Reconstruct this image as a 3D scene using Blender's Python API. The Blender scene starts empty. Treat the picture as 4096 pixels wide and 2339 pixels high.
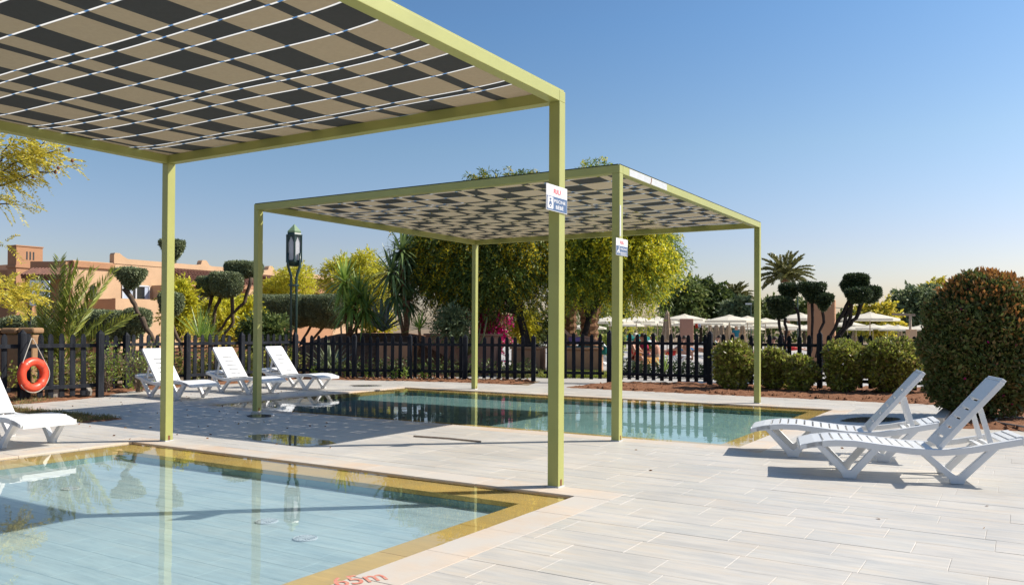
import bpy, math, random
import numpy as np
from mathutils import Matrix, Vector
random.seed(7); RNG = np.random.default_rng(7)
C = bpy.context.scene.collection
SC = bpy.context.scene
# ---------------------------------------------------------------- camera, sky, sun, exposure
EYE = 1.4
F_PX, PITCH, ROLL, CYP, YAW = 3329.37, 0.011267, 0.0047175, 1279.13, 0.55271
cam = bpy.data.cameras.new('camera'); camo = bpy.data.objects.new('camera', cam); C.objects.link(camo)
cam.sensor_width = 36.0; cam.lens = 36.0 * F_PX / 4096.0
cam.shift_y = (CYP - 1169.5) / 4096.0
cam.clip_start = 0.05; cam.clip_end = 5000
_c, _s = math.cos(PITCH), math.sin(PITCH); _cr, _sr = math.cos(ROLL), math.sin(ROLL)
_R = Vector((1, 0, 0)); _U = Vector((0, -_s, _c)); _F = Vector((0, _c, _s))
_r = _cr * _R + _sr * _U; _u = -_sr * _R + _cr * _U
camo.matrix_world = Matrix(((_r.x, _u.x, -_F.x, 0), (_r.y, _u.y, -_F.y, 0), (_r.z, _u.z, -_F.z, EYE), (0, 0, 0, 1)))
SC.camera = camo
SUN_DIR = Vector((0.731, 0.123, 0.672)).normalized()
SUN_EL = math.asin(SUN_DIR.z); SUN_AZ = math.atan2(SUN_DIR.x, SUN_DIR.y)     # clockwise from +Y
world = bpy.data.worlds.new('World'); SC.world = world; world.use_nodes = True
wn = world.node_tree.nodes; wl = world.node_tree.links
sky = wn.new('ShaderNodeTexSky'); sky.sky_type = 'NISHITA'; sky.sun_disc = False
sky.sun_elevation = SUN_EL; sky.sun_rotation = SUN_AZ
sky.air_density = 1.0; sky.dust_density = 1.0; sky.ozone_density = 1.4; sky.altitude = 0
bg = wn['Background']; bg.inputs[1].default_value = 0.066
gm = wn.new('ShaderNodeGamma'); gm.inputs[1].default_value = 1.35        # the photograph's contrast and white balance: deeper blue high up, milky towards the horizon all round
tc = wn.new('ShaderNodeTexCoord'); sx = wn.new('ShaderNodeSeparateXYZ'); mr = wn.new('ShaderNodeMapRange'); mr.inputs['From Max'].default_value = 0.4
wl.new(tc.outputs['Generated'], sx.inputs[0]); wl.new(sx.outputs['Z'], mr.inputs['Value'])
tr = wn.new('ShaderNodeValToRGB'); e = tr.color_ramp.elements
for p, c in ((0.0, (0.83, 0.715, 0.77)), (0.26, (0.83, 0.725, 0.775)), (0.525, (0.84, 0.83, 0.785)), (0.865, (0.735, 0.87, 0.885))):
    x = e[0] if p == 0 else (e[-1] if p == 0.865 else e.new(p)); x.position = p; x.color = (*c, 1)
wb = wn.new('ShaderNodeVectorMath'); wb.operation = 'MULTIPLY'
wl.new(mr.outputs[0], tr.inputs[0]); wl.new(sky.outputs[0], gm.inputs[0]); wl.new(gm.outputs[0], wb.inputs[0]); wl.new(tr.outputs[0], wb.inputs[1]); wl.new(wb.outputs[0], bg.inputs[0])
sun = bpy.data.lights.new('sun', 'SUN'); sun.energy = 5.0; sun.angle = math.radians(0.53); sun.color = (1.0, 0.93, 0.82)
suno = bpy.data.objects.new('sun', sun); C.objects.link(suno)
suno.rotation_euler = (-SUN_DIR).to_track_quat('-Z', 'Y').to_euler(); suno.location = (20, 3, 20)
SC.view_settings.view_transform = 'Standard'; SC.view_settings.look = 'None'
SC.view_settings.exposure = 0.49; SC.view_settings.gamma = 1.0; SC.view_settings.use_curve_mapping = False
try:
    SC.cycles.use_denoising = True; SC.cycles.max_bounces = 10; SC.cycles.transparent_max_bounces = 16
    SC.cycles.sample_clamp_indirect = 6.0
except Exception: pass
# ---------------------------------------------------------------- where things stand
U2 = np.array([math.sin(YAW), math.cos(YAW)]); V = np.array([math.cos(YAW), -math.sin(YAW)])
U2_3 = np.array([U2[0], U2[1], 0.]); V_3 = np.array([V[0], V[1], 0.]); Z3 = np.array([0, 0, 1.])
def D(a, b, z=0.0):                      # deck axes: a along U2 (right and away), b along V (right and towards the camera)
    return np.array([a * U2[0] + b * V[0], a * U2[1] + b * V[1], z])
RZ_DECK = math.atan2(V[1], V[0])         # rotation that turns local +x to V
def ray(px, py):
    X0, Y0 = px - 2048.0, py - CYP
    X = _cr * X0 + _sr * Y0; Y = -_sr * X0 + _cr * Y0
    u = -Y / F_PX
    return np.array([X / F_PX, _c - _s * u, _s + _c * u])
def at(px, py, Y):                       # the point of the place seen at a photo pixel, Y metres ahead
    r = ray(px, py); t = Y / r[1]
    return np.array([r[0] * t, Y, EYE + r[2] * t])
def gnd(px, py, z=0.0):
    r = ray(px, py); t = (z - EYE) / r[2]
    return np.array([r[0] * t, r[1] * t, z])
def atx(px, Y, z=0.0):
    p = at(px, 1310, Y); return np.array([p[0], Y, z])
def proj(p):
    x, y, z = p[0], p[1], p[2] - EYE
    d = y * _c + z * _s; u = -y * _s + z * _c
    if d < 0.3: return (-1e6, -1e6)
    X, Y = x * F_PX / d, -u * F_PX / d
    return 2048 + _cr * X - _sr * Y, CYP + _sr * X + _cr * Y
def unit(v):
    v = np.asarray(v, float); return v / (np.linalg.norm(v, axis=-1, keepdims=True) + 1e-12)
# ---------------------------------------------------------------- materials
def newmat(name):
    m = bpy.data.materials.new(name); m.use_nodes = True
    return m, m.node_tree.nodes, m.node_tree.links, m.node_tree.nodes['Principled BSDF']
ALB = 0.84; LEAF = 1.4
def col(c): return (c[0] * ALB, c[1] * ALB, c[2] * ALB, 1.0)
def N(n, t, **k):
    x = n.new(t)
    for a, b in k.items(): setattr(x, a, b)
    return x
def ramp(n, stops):
    r = n.new('ShaderNodeValToRGB'); e = r.color_ramp.elements
    while len(e) > 1: e.remove(e[-1])
    e[0].position = stops[0][0]; e[0].color = col(stops[0][1])
    for p, c in stops[1:]:
        x = e.new(p); x.color = col(c)
    return r
def noise_at(n, l, scale, detail=4, map_scale=(1, 1, 1), rot=0.0, rough=0.55):
    g = n.new('ShaderNodeNewGeometry'); mp = n.new('ShaderNodeMapping'); mp.vector_type = 'TEXTURE'
    mp.inputs['Rotation'].default_value = (0, 0, rot); mp.inputs['Scale'].default_value = map_scale
    l.new(g.outputs['Position'], mp.inputs[0])
    t = n.new('ShaderNodeTexNoise'); t.inputs['Scale'].default_value = scale; t.inputs['Detail'].default_value = detail; t.inputs['Roughness'].default_value = rough
    l.new(mp.outputs[0], t.inputs['Vector'])
    return t
def plain(name, c, rough=0.5, var=0.12, scale=6.0, bump=0.0, spec=0.5, metal=0.0, detail=4, map_scale=(1, 1, 1), c2=None):
    m, n, l, b = newmat(name)
    t = noise_at(n, l, scale, detail, map_scale)
    c = np.array(c); d = np.array(c2) if c2 is not None else c * (1 + var)
    lo = c * (1 - var) if c2 is None else c
    r = ramp(n, [(0.3, tuple(lo)), (0.7, tuple(np.minimum(d, 1)))])
    l.new(t.outputs['Fac'], r.inputs[0]); l.new(r.outputs[0], b.inputs['Base Color'])
    b.inputs['Roughness'].default_value = rough; b.inputs['Metallic'].default_value = metal
    b.inputs['Specular IOR Level'].default_value = spec
    if bump:
        bp = n.new('ShaderNodeBump'); bp.inputs['Strength'].default_value = bump; bp.inputs['Distance'].default_value = 0.02
        t2 = noise_at(n, l, scale * 6, 5, map_scale); l.new(t2.outputs['Fac'], bp.inputs['Height']); l.new(bp.outputs[0], b.inputs['Normal'])
    return m
def leafmat(name, cols, trans=0.35, rough=0.5, spec=0.35):
    m, n, l, b = newmat(name)
    g = n.new('ShaderNodeNewGeometry')
    k = len(cols)
    r = ramp(n, [((i + 0.5) / k, tuple(min(0.85, x * LEAF) for x in c)) for i, c in enumerate(cols)])
    l.new(g.outputs['Random Per Island'], r.inputs[0]); l.new(r.outputs[0], b.inputs['Base Color'])
    b.inputs['Roughness'].default_value = rough; b.inputs['Specular IOR Level'].default_value = spec
    tr = n.new('ShaderNodeBsdfTranslucent'); l.new(r.outputs[0], tr.inputs[0])
    mx = n.new('ShaderNodeMixShader'); mx.inputs[0].default_value = trans
    l.new(b.outputs[0], mx.inputs[1]); l.new(tr.outputs[0], mx.inputs[2])
    l.new(mx.outputs[0], n['Material Output'].inputs[0])
    return m
def tilemat(name, cols, streak=0.25, rough=0.45, spec=0.4, stain=None, stain_lo=0.55, duo=None):
    """stone tiles: a tint of its own for each tile, streaks along the tile, blotches"""
    m, n, l, b = newmat(name)
    oi = n.new('ShaderNodeObjectInfo'); g = n.new('ShaderNodeNewGeometry')
    ad = N(n, 'ShaderNodeMath', operation='ADD'); l.new(oi.outputs['Random'], ad.inputs[0]); l.new(g.outputs['Random Per Island'], ad.inputs[1])
    fr = N(n, 'ShaderNodeMath', operation='FRACT'); l.new(ad.outputs[0], fr.inputs[0])
    k = len(cols); r = ramp(n, [((i + 0.5) / k, c) for i, c in enumerate(cols)]); l.new(fr.outputs[0], r.inputs[0])
    t = noise_at(n, l, 3.0, 8, (1.6, 0.13, 1), RZ_DECK, 0.65)
    t2 = noise_at(n, l, 0.9, 5, (1, 1, 1), 0, 0.6)
    mm = N(n, 'ShaderNodeMath', operation='MULTIPLY_ADD'); l.new(t.outputs['Fac'], mm.inputs[0]); mm.inputs[1].default_value = streak * 2; mm.inputs[2].default_value = 1 - streak
    mb = N(n, 'ShaderNodeMath', operation='MULTIPLY_ADD'); l.new(t2.outputs['Fac'], mb.inputs[0]); mb.inputs[1].default_value = 0.3; mb.inputs[2].default_value = 0.85
    mu = N(n, 'ShaderNodeMath', operation='MULTIPLY'); l.new(mm.outputs[0], mu.inputs[0]); l.new(mb.outputs[0], mu.inputs[1])
    vm = N(n, 'ShaderNodeVectorMath', operation='SCALE'); l.new(r.outputs[0], vm.inputs[0]); l.new(mu.outputs[0], vm.inputs['Scale'])
    out = vm.outputs[0]
    if duo is not None:                       # cool and warm veins running along the slabs
        t4 = noise_at(n, l, 2.2, 9, (1.3, 0.22, 1), RZ_DECK, 0.68); r4 = ramp(n, [(0.36, duo[0]), (0.5, (1, 1, 1)), (0.66, duo[1])]); l.new(t4.outputs['Fac'], r4.inputs[0])
        v4 = N(n, 'ShaderNodeVectorMath', operation='MULTIPLY'); l.new(out, v4.inputs[0]); l.new(r4.outputs[0], v4.inputs[1]); v5 = N(n, 'ShaderNodeVectorMath', operation='SCALE'); l.new(v4.outputs[0], v5.inputs[0]); v5.inputs['Scale'].default_value = 1.19
        out = v5.outputs[0]
    if stain is not None:
        t3 = noise_at(n, l, 1.7, 6, (1, 1, 1), 0, 0.65)
        rr = ramp(n, [(stain_lo - 0.12, (0, 0, 0)), (stain_lo + 0.12, (1.19, 1.19, 1.19))]); l.new(t3.outputs['Fac'], rr.inputs[0])
        mx = N(n, 'ShaderNodeMix', data_type='RGBA'); l.new(rr.outputs[0], mx.inputs[0]); l.new(out, mx.inputs[6]); mx.inputs[7].default_value = col(stain)
        out = mx.outputs[2]
    l.new(out, b.inputs['Base Color'])
    rg = N(n, 'ShaderNodeMath', operation='MULTIPLY_ADD'); l.new(t2.outputs['Fac'], rg.inputs[0]); rg.inputs[1].default_value = 0.3; rg.inputs[2].default_value = rough - 0.1
    l.new(rg.outputs[0], b.inputs['Roughness']); b.inputs['Specular IOR Level'].default_value = spec
    bp = n.new('ShaderNodeBump'); bp.inputs['Strength'].default_value = 0.15; bp.inputs['Distance'].default_value = 0.01
    l.new(t.outputs['Fac'], bp.inputs['Height']); l.new(bp.outputs[0], b.inputs['Normal'])
    return m
def watermat(name, tint, wave=0.02, scale=3.0, rough=0.0):
    m, n, l, b = newmat(name); n.remove(b)
    t = noise_at(n, l, scale, 3, (1, 1, 1), 0, 0.5)
    bp = n.new('ShaderNodeBump'); bp.inputs['Strength'].default_value = wave; bp.inputs['Distance'].default_value = 0.05
    l.new(t.outputs['Fac'], bp.inputs['Height'])
    fr = n.new('ShaderNodeFresnel'); fr.inputs['IOR'].default_value = 1.33; l.new(bp.outputs[0], fr.inputs['Normal'])
    tr = n.new('ShaderNodeBsdfTransparent'); tr.inputs[0].default_value = (*tint, 1)
    gl = n.new('ShaderNodeBsdfGlossy'); gl.inputs['Roughness'].default_value = rough; gl.inputs[0].default_value = (1, 1, 1, 1); l.new(bp.outputs[0], gl.inputs['Normal'])
    mx = n.new('ShaderNodeMixShader'); l.new(fr.outputs[0], mx.inputs[0]); l.new(tr.outputs[0], mx.inputs[1]); l.new(gl.outputs[0], mx.inputs[2])
    l.new(mx.outputs[0], n['Material Output'].inputs[0])
    return m
def clothmat(name, c, trans=0.3, rough=0.8, c2=None):
    m = plain(name, c, rough, 0.06, 30, 0.05, 0.2, c2=c2); n = m.node_tree.nodes; l = m.node_tree.links
    b = n['Principled BSDF']; tr = n.new('ShaderNodeBsdfTranslucent'); tr.inputs[0].default_value = col(c)
    mx = n.new('ShaderNodeMixShader'); mx.inputs[0].default_value = trans
    l.new(b.outputs[0], mx.inputs[1]); l.new(tr.outputs[0], mx.inputs[2]); l.new(mx.outputs[0], n['Material Output'].inputs[0])
    return m
M = {}
M['paint'] = plain('olive_green_paint', (0.40, 0.41, 0.125), 0.42, 0.05, 2.5, 0.04)
M['bare'] = plain('bare_grey_primer', (0.58, 0.6, 0.62), 0.5, 0.08, 8)
M['rust'] = plain('rust', (0.22, 0.09, 0.04), 0.9, 0.3, 40)
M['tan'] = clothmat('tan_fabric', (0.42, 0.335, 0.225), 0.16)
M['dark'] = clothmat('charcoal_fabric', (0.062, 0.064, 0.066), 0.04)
M['tan2'] = clothmat('sunlit_tan_fabric', (0.47, 0.385, 0.265), 0.30)  # far canopy's tan and charcoal, lightened in colour to stand for the sun above
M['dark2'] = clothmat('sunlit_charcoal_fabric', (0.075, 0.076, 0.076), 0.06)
M['webbing'] = clothmat('white_webbing', (0.82, 0.8, 0.76), 0.75)
M['webbing2'] = clothmat('pale_tan_webbing', (0.50, 0.42, 0.30), 0.22)
M['plastic'] = plain('white_plastic', (0.8, 0.81, 0.82), 0.35, 0.025, 3, 0.02)
M['deck'] = tilemat('deck_stone', [(0.575, 0.54, 0.49), (0.60, 0.565, 0.515), (0.585, 0.555, 0.51), (0.61, 0.57, 0.51), (0.57, 0.545, 0.50)], 0.26, 0.42, 0.5, duo=((0.86, 0.885, 0.92), (1.06, 1.0, 0.93)))
M['grout'] = plain('pale_grout', (0.54, 0.49, 0.435), 0.9, 0.1, 5)
M['coping'] = tilemat('peach_coping_stone', [(0.64, 0.515, 0.40), (0.67, 0.55, 0.44), (0.63, 0.49, 0.37)], 0.16, 0.55, 0.3, (0.60, 0.555, 0.50), 0.47)
M['ledge'] = tilemat('ochre_pool_ledge', [(0.84, 0.56, 0.18), (0.88, 0.59, 0.20), (0.81, 0.54, 0.18)], 0.22, 0.6, 0.3, (0.74, 0.52, 0.22), 0.57)
M['pool_tile'] = tilemat('pale_blue_pool_tile', [(0.58, 0.685, 0.71), (0.60, 0.705, 0.725), (0.56, 0.67, 0.70), (0.615, 0.71, 0.725)], 0.26, 0.6, 0.3, duo=((0.84, 0.87, 0.90), (1.05, 1.0, 0.97)))
M['pool_wall'] = tilemat('teal_pool_wall', [(0.32, 0.47, 0.46), (0.35, 0.5, 0.48)], 0.12, 0.6, 0.3)
M['teal_tile'] = tilemat('teal_pool_tile', [(0.36, 0.57, 0.565), (0.385, 0.60, 0.59), (0.34, 0.55, 0.55)], 0.14, 0.6, 0.3)
M['pool_grout'] = plain('pool_grout', (0.50, 0.60, 0.63), 0.9, 0.1, 6)
M['water'] = watermat('pool_water', (0.90, 0.965, 0.98), 0.018, 2.6)
M['water2'] = watermat('deeper_pool_water', (0.90, 0.955, 0.96), 0.03, 3.2)
M['puddle'] = watermat('puddle_water', (0.72, 0.74, 0.76), 0.012, 5)
M['soil'] = plain('red_brown_soil', (0.17, 0.075, 0.04), 0.95, 0.0, 9, 0.9, 0.1, detail=8, c2=(0.34, 0.17, 0.095))
M['earth'] = plain('dry_earth', (0.20, 0.14, 0.09), 0.95, 0, 1.2, 0.4, 0.1, detail=8, c2=(0.34, 0.26, 0.18))
M['paving'] = plain('pale_paving', (0.47, 0.44, 0.41), 0.7, 0.1, 1.5, 0.05)
M['fence'] = plain('black_stained_wood', (0.008, 0.010, 0.015), 0.75, 0.4, 12, 0.3, 0.12, map_scale=(1, 1, 8), c2=(0.034, 0.037, 0.046))
def wear(m, c, lo, scale):
    n = m.node_tree.nodes; l = m.node_tree.links; b = n['Principled BSDF']; src = b.inputs['Base Color'].links[0].from_socket
    t = noise_at(n, l, scale, 6, (1, 1, 2.2), 0, 0.7); r = ramp(n, [(lo, (0, 0, 0)), (lo + .05, (1 / ALB, 1 / ALB, 1 / ALB))]); l.new(t.outputs['Fac'], r.inputs[0])
    mx = N(n, 'ShaderNodeMix', data_type='RGBA'); l.new(r.outputs[0], mx.inputs[0]); l.new(src, mx.inputs[6]); mx.inputs[7].default_value = col(c); l.new(mx.outputs[2], b.inputs['Base Color'])
wear(M['fence'], (0.14, 0.13, 0.125), 0.66, 16); wear(M['paint'], (0.34, 0.36, 0.18), 0.69, 9); wear(M['plastic'], (0.66, 0.64, 0.60), 0.68, 7)
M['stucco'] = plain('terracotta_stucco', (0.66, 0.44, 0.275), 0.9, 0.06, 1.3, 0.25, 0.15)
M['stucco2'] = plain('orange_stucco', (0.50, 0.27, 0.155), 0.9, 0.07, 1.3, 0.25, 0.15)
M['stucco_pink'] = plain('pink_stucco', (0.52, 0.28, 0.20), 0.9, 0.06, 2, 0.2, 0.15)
M['mudwall'] = plain('mud_wall', (0.33, 0.20, 0.11), 0.95, 0.12, 3, 0.5, 0.1)
M['rooftile'] = plain('brown_roof_tile', (0.20, 0.09, 0.06), 0.8, 0.25, 5, 0.1)
M['glass_dark'] = plain('window_glass', (0.03, 0.035, 0.04), 0.08, 0.1, 1)
M['white_paint'] = plain('white_paint', (0.72, 0.74, 0.78), 0.45, 0.03, 4)
M['lamp_green'] = plain('lamp_green_paint', (0.022, 0.055, 0.05), 0.35, 0.15, 5)
M['lamp_cap'] = plain('faded_green_copper', (0.20, 0.30, 0.17), 0.6, 0.1, 6)
M['opal'] = clothmat('opal_glass', (0.95, 0.96, 1.0), 0.55, 0.25)
M['buoy'] = plain('orange_red_plastic', (0.78, 0.075, 0.03), 0.4, 0.08, 4, 0.03)
M['buoy_dark'] = plain('worn_red_band', (0.62, 0.05, 0.03), 0.55, 0.15, 8)
M['rope'] = plain('pale_rope', (0.6, 0.56, 0.48), 0.9, 0.1, 60)
M['concrete'] = plain('rough_concrete', (0.30, 0.27, 0.23), 0.95, 0.2, 10, 0.5)
M['sign_white'] = plain('sign_white', (0.8, 0.8, 0.82), 0.4, 0.02, 4)
M['sign_blue'] = plain('sign_blue', (0.065, 0.125, 0.25), 0.4, 0.05, 4)
M['sign_red'] = plain('sign_red', (0.75, 0.12, 0.14), 0.5, 0.02, 4)
M['red_paint'] = plain('faded_red_paint', (0.62, 0.13, 0.09), 0.8, 0.0, 30, c2=(0.66, 0.40, 0.30))
M['board_blue'] = plain('pale_blue_board', (0.55, 0.62, 0.75), 0.4, 0.04, 3)
M['bark'] = plain('grey_brown_bark', (0.13, 0.095, 0.07), 0.95, 0.35, 9, 0.7, 0.1, map_scale=(1, 1, 4))
M['darkbark'] = plain('dark_bark', (0.05, 0.04, 0.035), 0.95, 0.35, 9, 0.7, 0.1)
M['palmbark'] = plain('shaggy_palm_trunk', (0.22, 0.12, 0.07), 0.95, 0.4, 14, 0.9, 0.1)
M['twig'] = plain('dry_twigs', (0.22, 0.16, 0.11), 0.9, 0.25, 20)
M['cream'] = clothmat('cream_parasol_cloth', (0.93, 0.87, 0.73), 0.35)
M['beige'] = clothmat('folded_beige_cloth', (0.50, 0.37, 0.25), 0.12)
M['pole'] = plain('pale_wood_pole', (0.42, 0.33, 0.24), 0.6, 0.1, 8)
M['skin'] = plain('sunburnt_skin', (0.55, 0.28, 0.18), 0.5, 0.08, 10)
M['hair_white'] = plain('white_hair', (0.75, 0.73, 0.7), 0.8, 0.1, 40)
M['hair_dark'] = plain('dark_hair', (0.05, 0.03, 0.02), 0.7, 0.2, 40)
M['towel_orange'] = clothmat('orange_towel', (0.72, 0.36, 0.10), 0.15)
M['towel_cream'] = clothmat('cream_towel', (0.75, 0.64, 0.48), 0.15)
M['towel_blue'] = clothmat('blue_towel', (0.06, 0.30, 0.60), 0.15)
M['towel_red'] = clothmat('red_towel', (0.65, 0.06, 0.03), 0.15)
M['teal'] = clothmat('teal_cover', (0.02, 0.22, 0.19), 0.1)
M['blue_shirt'] = clothmat('teal_blue_shirt', (0.03, 0.20, 0.28), 0.05)
M['red_cloth'] = clothmat('red_swimwear', (0.60, 0.04, 0.04), 0.05)
M['magenta_cloth'] = clothmat('magenta_top', (0.50, 0.02, 0.10), 0.05)
M['jeans'] = clothmat('blue_jeans', (0.22, 0.30, 0.42), 0.05)
M['purple'] = clothmat('patterned_purple_shorts', (0.42, 0.25, 0.55), 0.05)
M['hose'] = plain('grey_hose', (0.30, 0.28, 0.26), 0.5, 0.1, 10)
M['stick'] = plain('dirty_rod', (0.30, 0.22, 0.16), 0.7, 0.3, 20)
# leaves
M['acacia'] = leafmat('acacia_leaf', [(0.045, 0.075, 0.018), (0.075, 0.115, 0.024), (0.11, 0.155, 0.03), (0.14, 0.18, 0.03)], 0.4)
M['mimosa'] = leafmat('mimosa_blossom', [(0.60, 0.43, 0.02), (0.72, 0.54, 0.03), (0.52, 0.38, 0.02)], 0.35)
M['acacia_lit'] = leafmat('sunlit_acacia_leaf', [(0.103, 0.149, 0.023), (0.161, 0.218, 0.034), (0.218, 0.276, 0.04)], 0.45)  # brighter copy of the acacia leaf, painting in sunlight on the right crown
M['mimosa_lit'] = leafmat('sunlit_mimosa_blossom', [(0.78, 0.56, 0.025), (0.82, 0.64, 0.04), (0.68, 0.48, 0.02)], 0.4)  # blossom colour lifted the same way, so the crown looks sunlit
M['yellow_leaf'] = leafmat('yellow_green_leaf', [(0.25, 0.266, 0.031), (0.469, 0.423, 0.039), (0.656, 0.531, 0.046), (0.781, 0.625, 0.046)], 0.4)
M['feather'] = leafmat('yellowing_feathery_leaf', [(0.36, 0.33, 0.045), (0.57, 0.45, 0.053), (0.69, 0.495, 0.045), (0.3, 0.3, 0.053)], 0.4)
M['olive'] = leafmat('clipped_olive_leaf', [(0.111, 0.135, 0.074), (0.185, 0.217, 0.111), (0.259, 0.296, 0.16), (0.148, 0.173, 0.087)], 0.2)
M['ficus'] = leafmat('dark_clipped_leaf', [(0.027, 0.045, 0.02), (0.044, 0.069, 0.027), (0.069, 0.094, 0.037)], 0.2)
M['hedge'] = leafmat('glossy_bush_leaf', [(0.118, 0.108, 0.036), (0.177, 0.197, 0.04), (0.276, 0.335, 0.05), (0.197, 0.129, 0.06), (0.394, 0.433, 0.078)], 0.35, 0.35, 0.5)
M['boug'] = leafmat('rusty_green_leaf', [(0.064, 0.092, 0.025), (0.11, 0.136, 0.033), (0.092, 0.11, 0.029), (0.183, 0.128, 0.047)], 0.3)
M['rusty'] = leafmat('orange_bract', [(0.282, 0.116, 0.033), (0.349, 0.167, 0.05), (0.233, 0.124, 0.033)], 0.35)
M['magenta'] = leafmat('magenta_bract', [(0.65, 0.013, 0.208), (0.78, 0.026, 0.286), (0.546, 0.013, 0.182)], 0.35)
M['yucca'] = leafmat('yucca_leaf', [(0.117, 0.195, 0.035), (0.215, 0.312, 0.058), (0.39, 0.488, 0.117)], 0.25, 0.4, 0.5)
M['darkyucca'] = leafmat('dark_dracaena_leaf', [(0.066, 0.111, 0.044), (0.111, 0.167, 0.066), (0.199, 0.265, 0.088)], 0.2, 0.4, 0.5)
M['palm'] = leafmat('date_palm_leaflet', [(0.15, 0.188, 0.033), (0.24, 0.277, 0.048), (0.36, 0.375, 0.075)], 0.3, 0.4, 0.5)
M['farpalm'] = leafmat('far_palm_leaflet', [(0.12, 0.125, 0.04), (0.19, 0.18, 0.06)], 0.3, 0.4, 0.5)
M['rachis'] = plain('palm_rachis', (0.34, 0.30, 0.08), 0.5, 0.15, 6)
M['agave'] = plain('blue_grey_agave', (0.27, 0.36, 0.32), 0.45, 0.15, 6)
M['agave2'] = plain('striped_agave', (0.26, 0.30, 0.18), 0.45, 0.3, 10)
M['cactus'] = plain('cactus_green', (0.20, 0.20, 0.08), 0.6, 0.2, 8)
M['darktree'] = leafmat('dark_tree_leaf', [(0.041, 0.069, 0.02), (0.073, 0.106, 0.029), (0.114, 0.146, 0.036)], 0.25)
M['midtree'] = leafmat('mid_green_leaf', [(0.091, 0.13, 0.039), (0.143, 0.189, 0.052), (0.195, 0.221, 0.065)], 0.3)
M['paletree'] = leafmat('pale_green_leaf', [(0.11, 0.15, 0.07), (0.15, 0.19, 0.09), (0.19, 0.22, 0.11)], 0.3)
M['grass'] = leafmat('dry_grass_blade', [(0.10, 0.11, 0.03), (0.20, 0.18, 0.05), (0.26, 0.20, 0.09), (0.07, 0.09, 0.03)], 0.3)
M['lawn'] = leafmat('lawn_blade', [(0.14, 0.20, 0.03), (0.26, 0.30, 0.05), (0.34, 0.34, 0.07)], 0.3)
M['weed'] = leafmat('bright_weed_leaf', [(0.16, 0.24, 0.03), (0.24, 0.32, 0.05), (0.12, 0.18, 0.03)], 0.4)
M['litter'] = leafmat('fallen_leaf', [(0.20, 0.09, 0.04), (0.12, 0.06, 0.03), (0.30, 0.17, 0.06)], 0.2)
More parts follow.
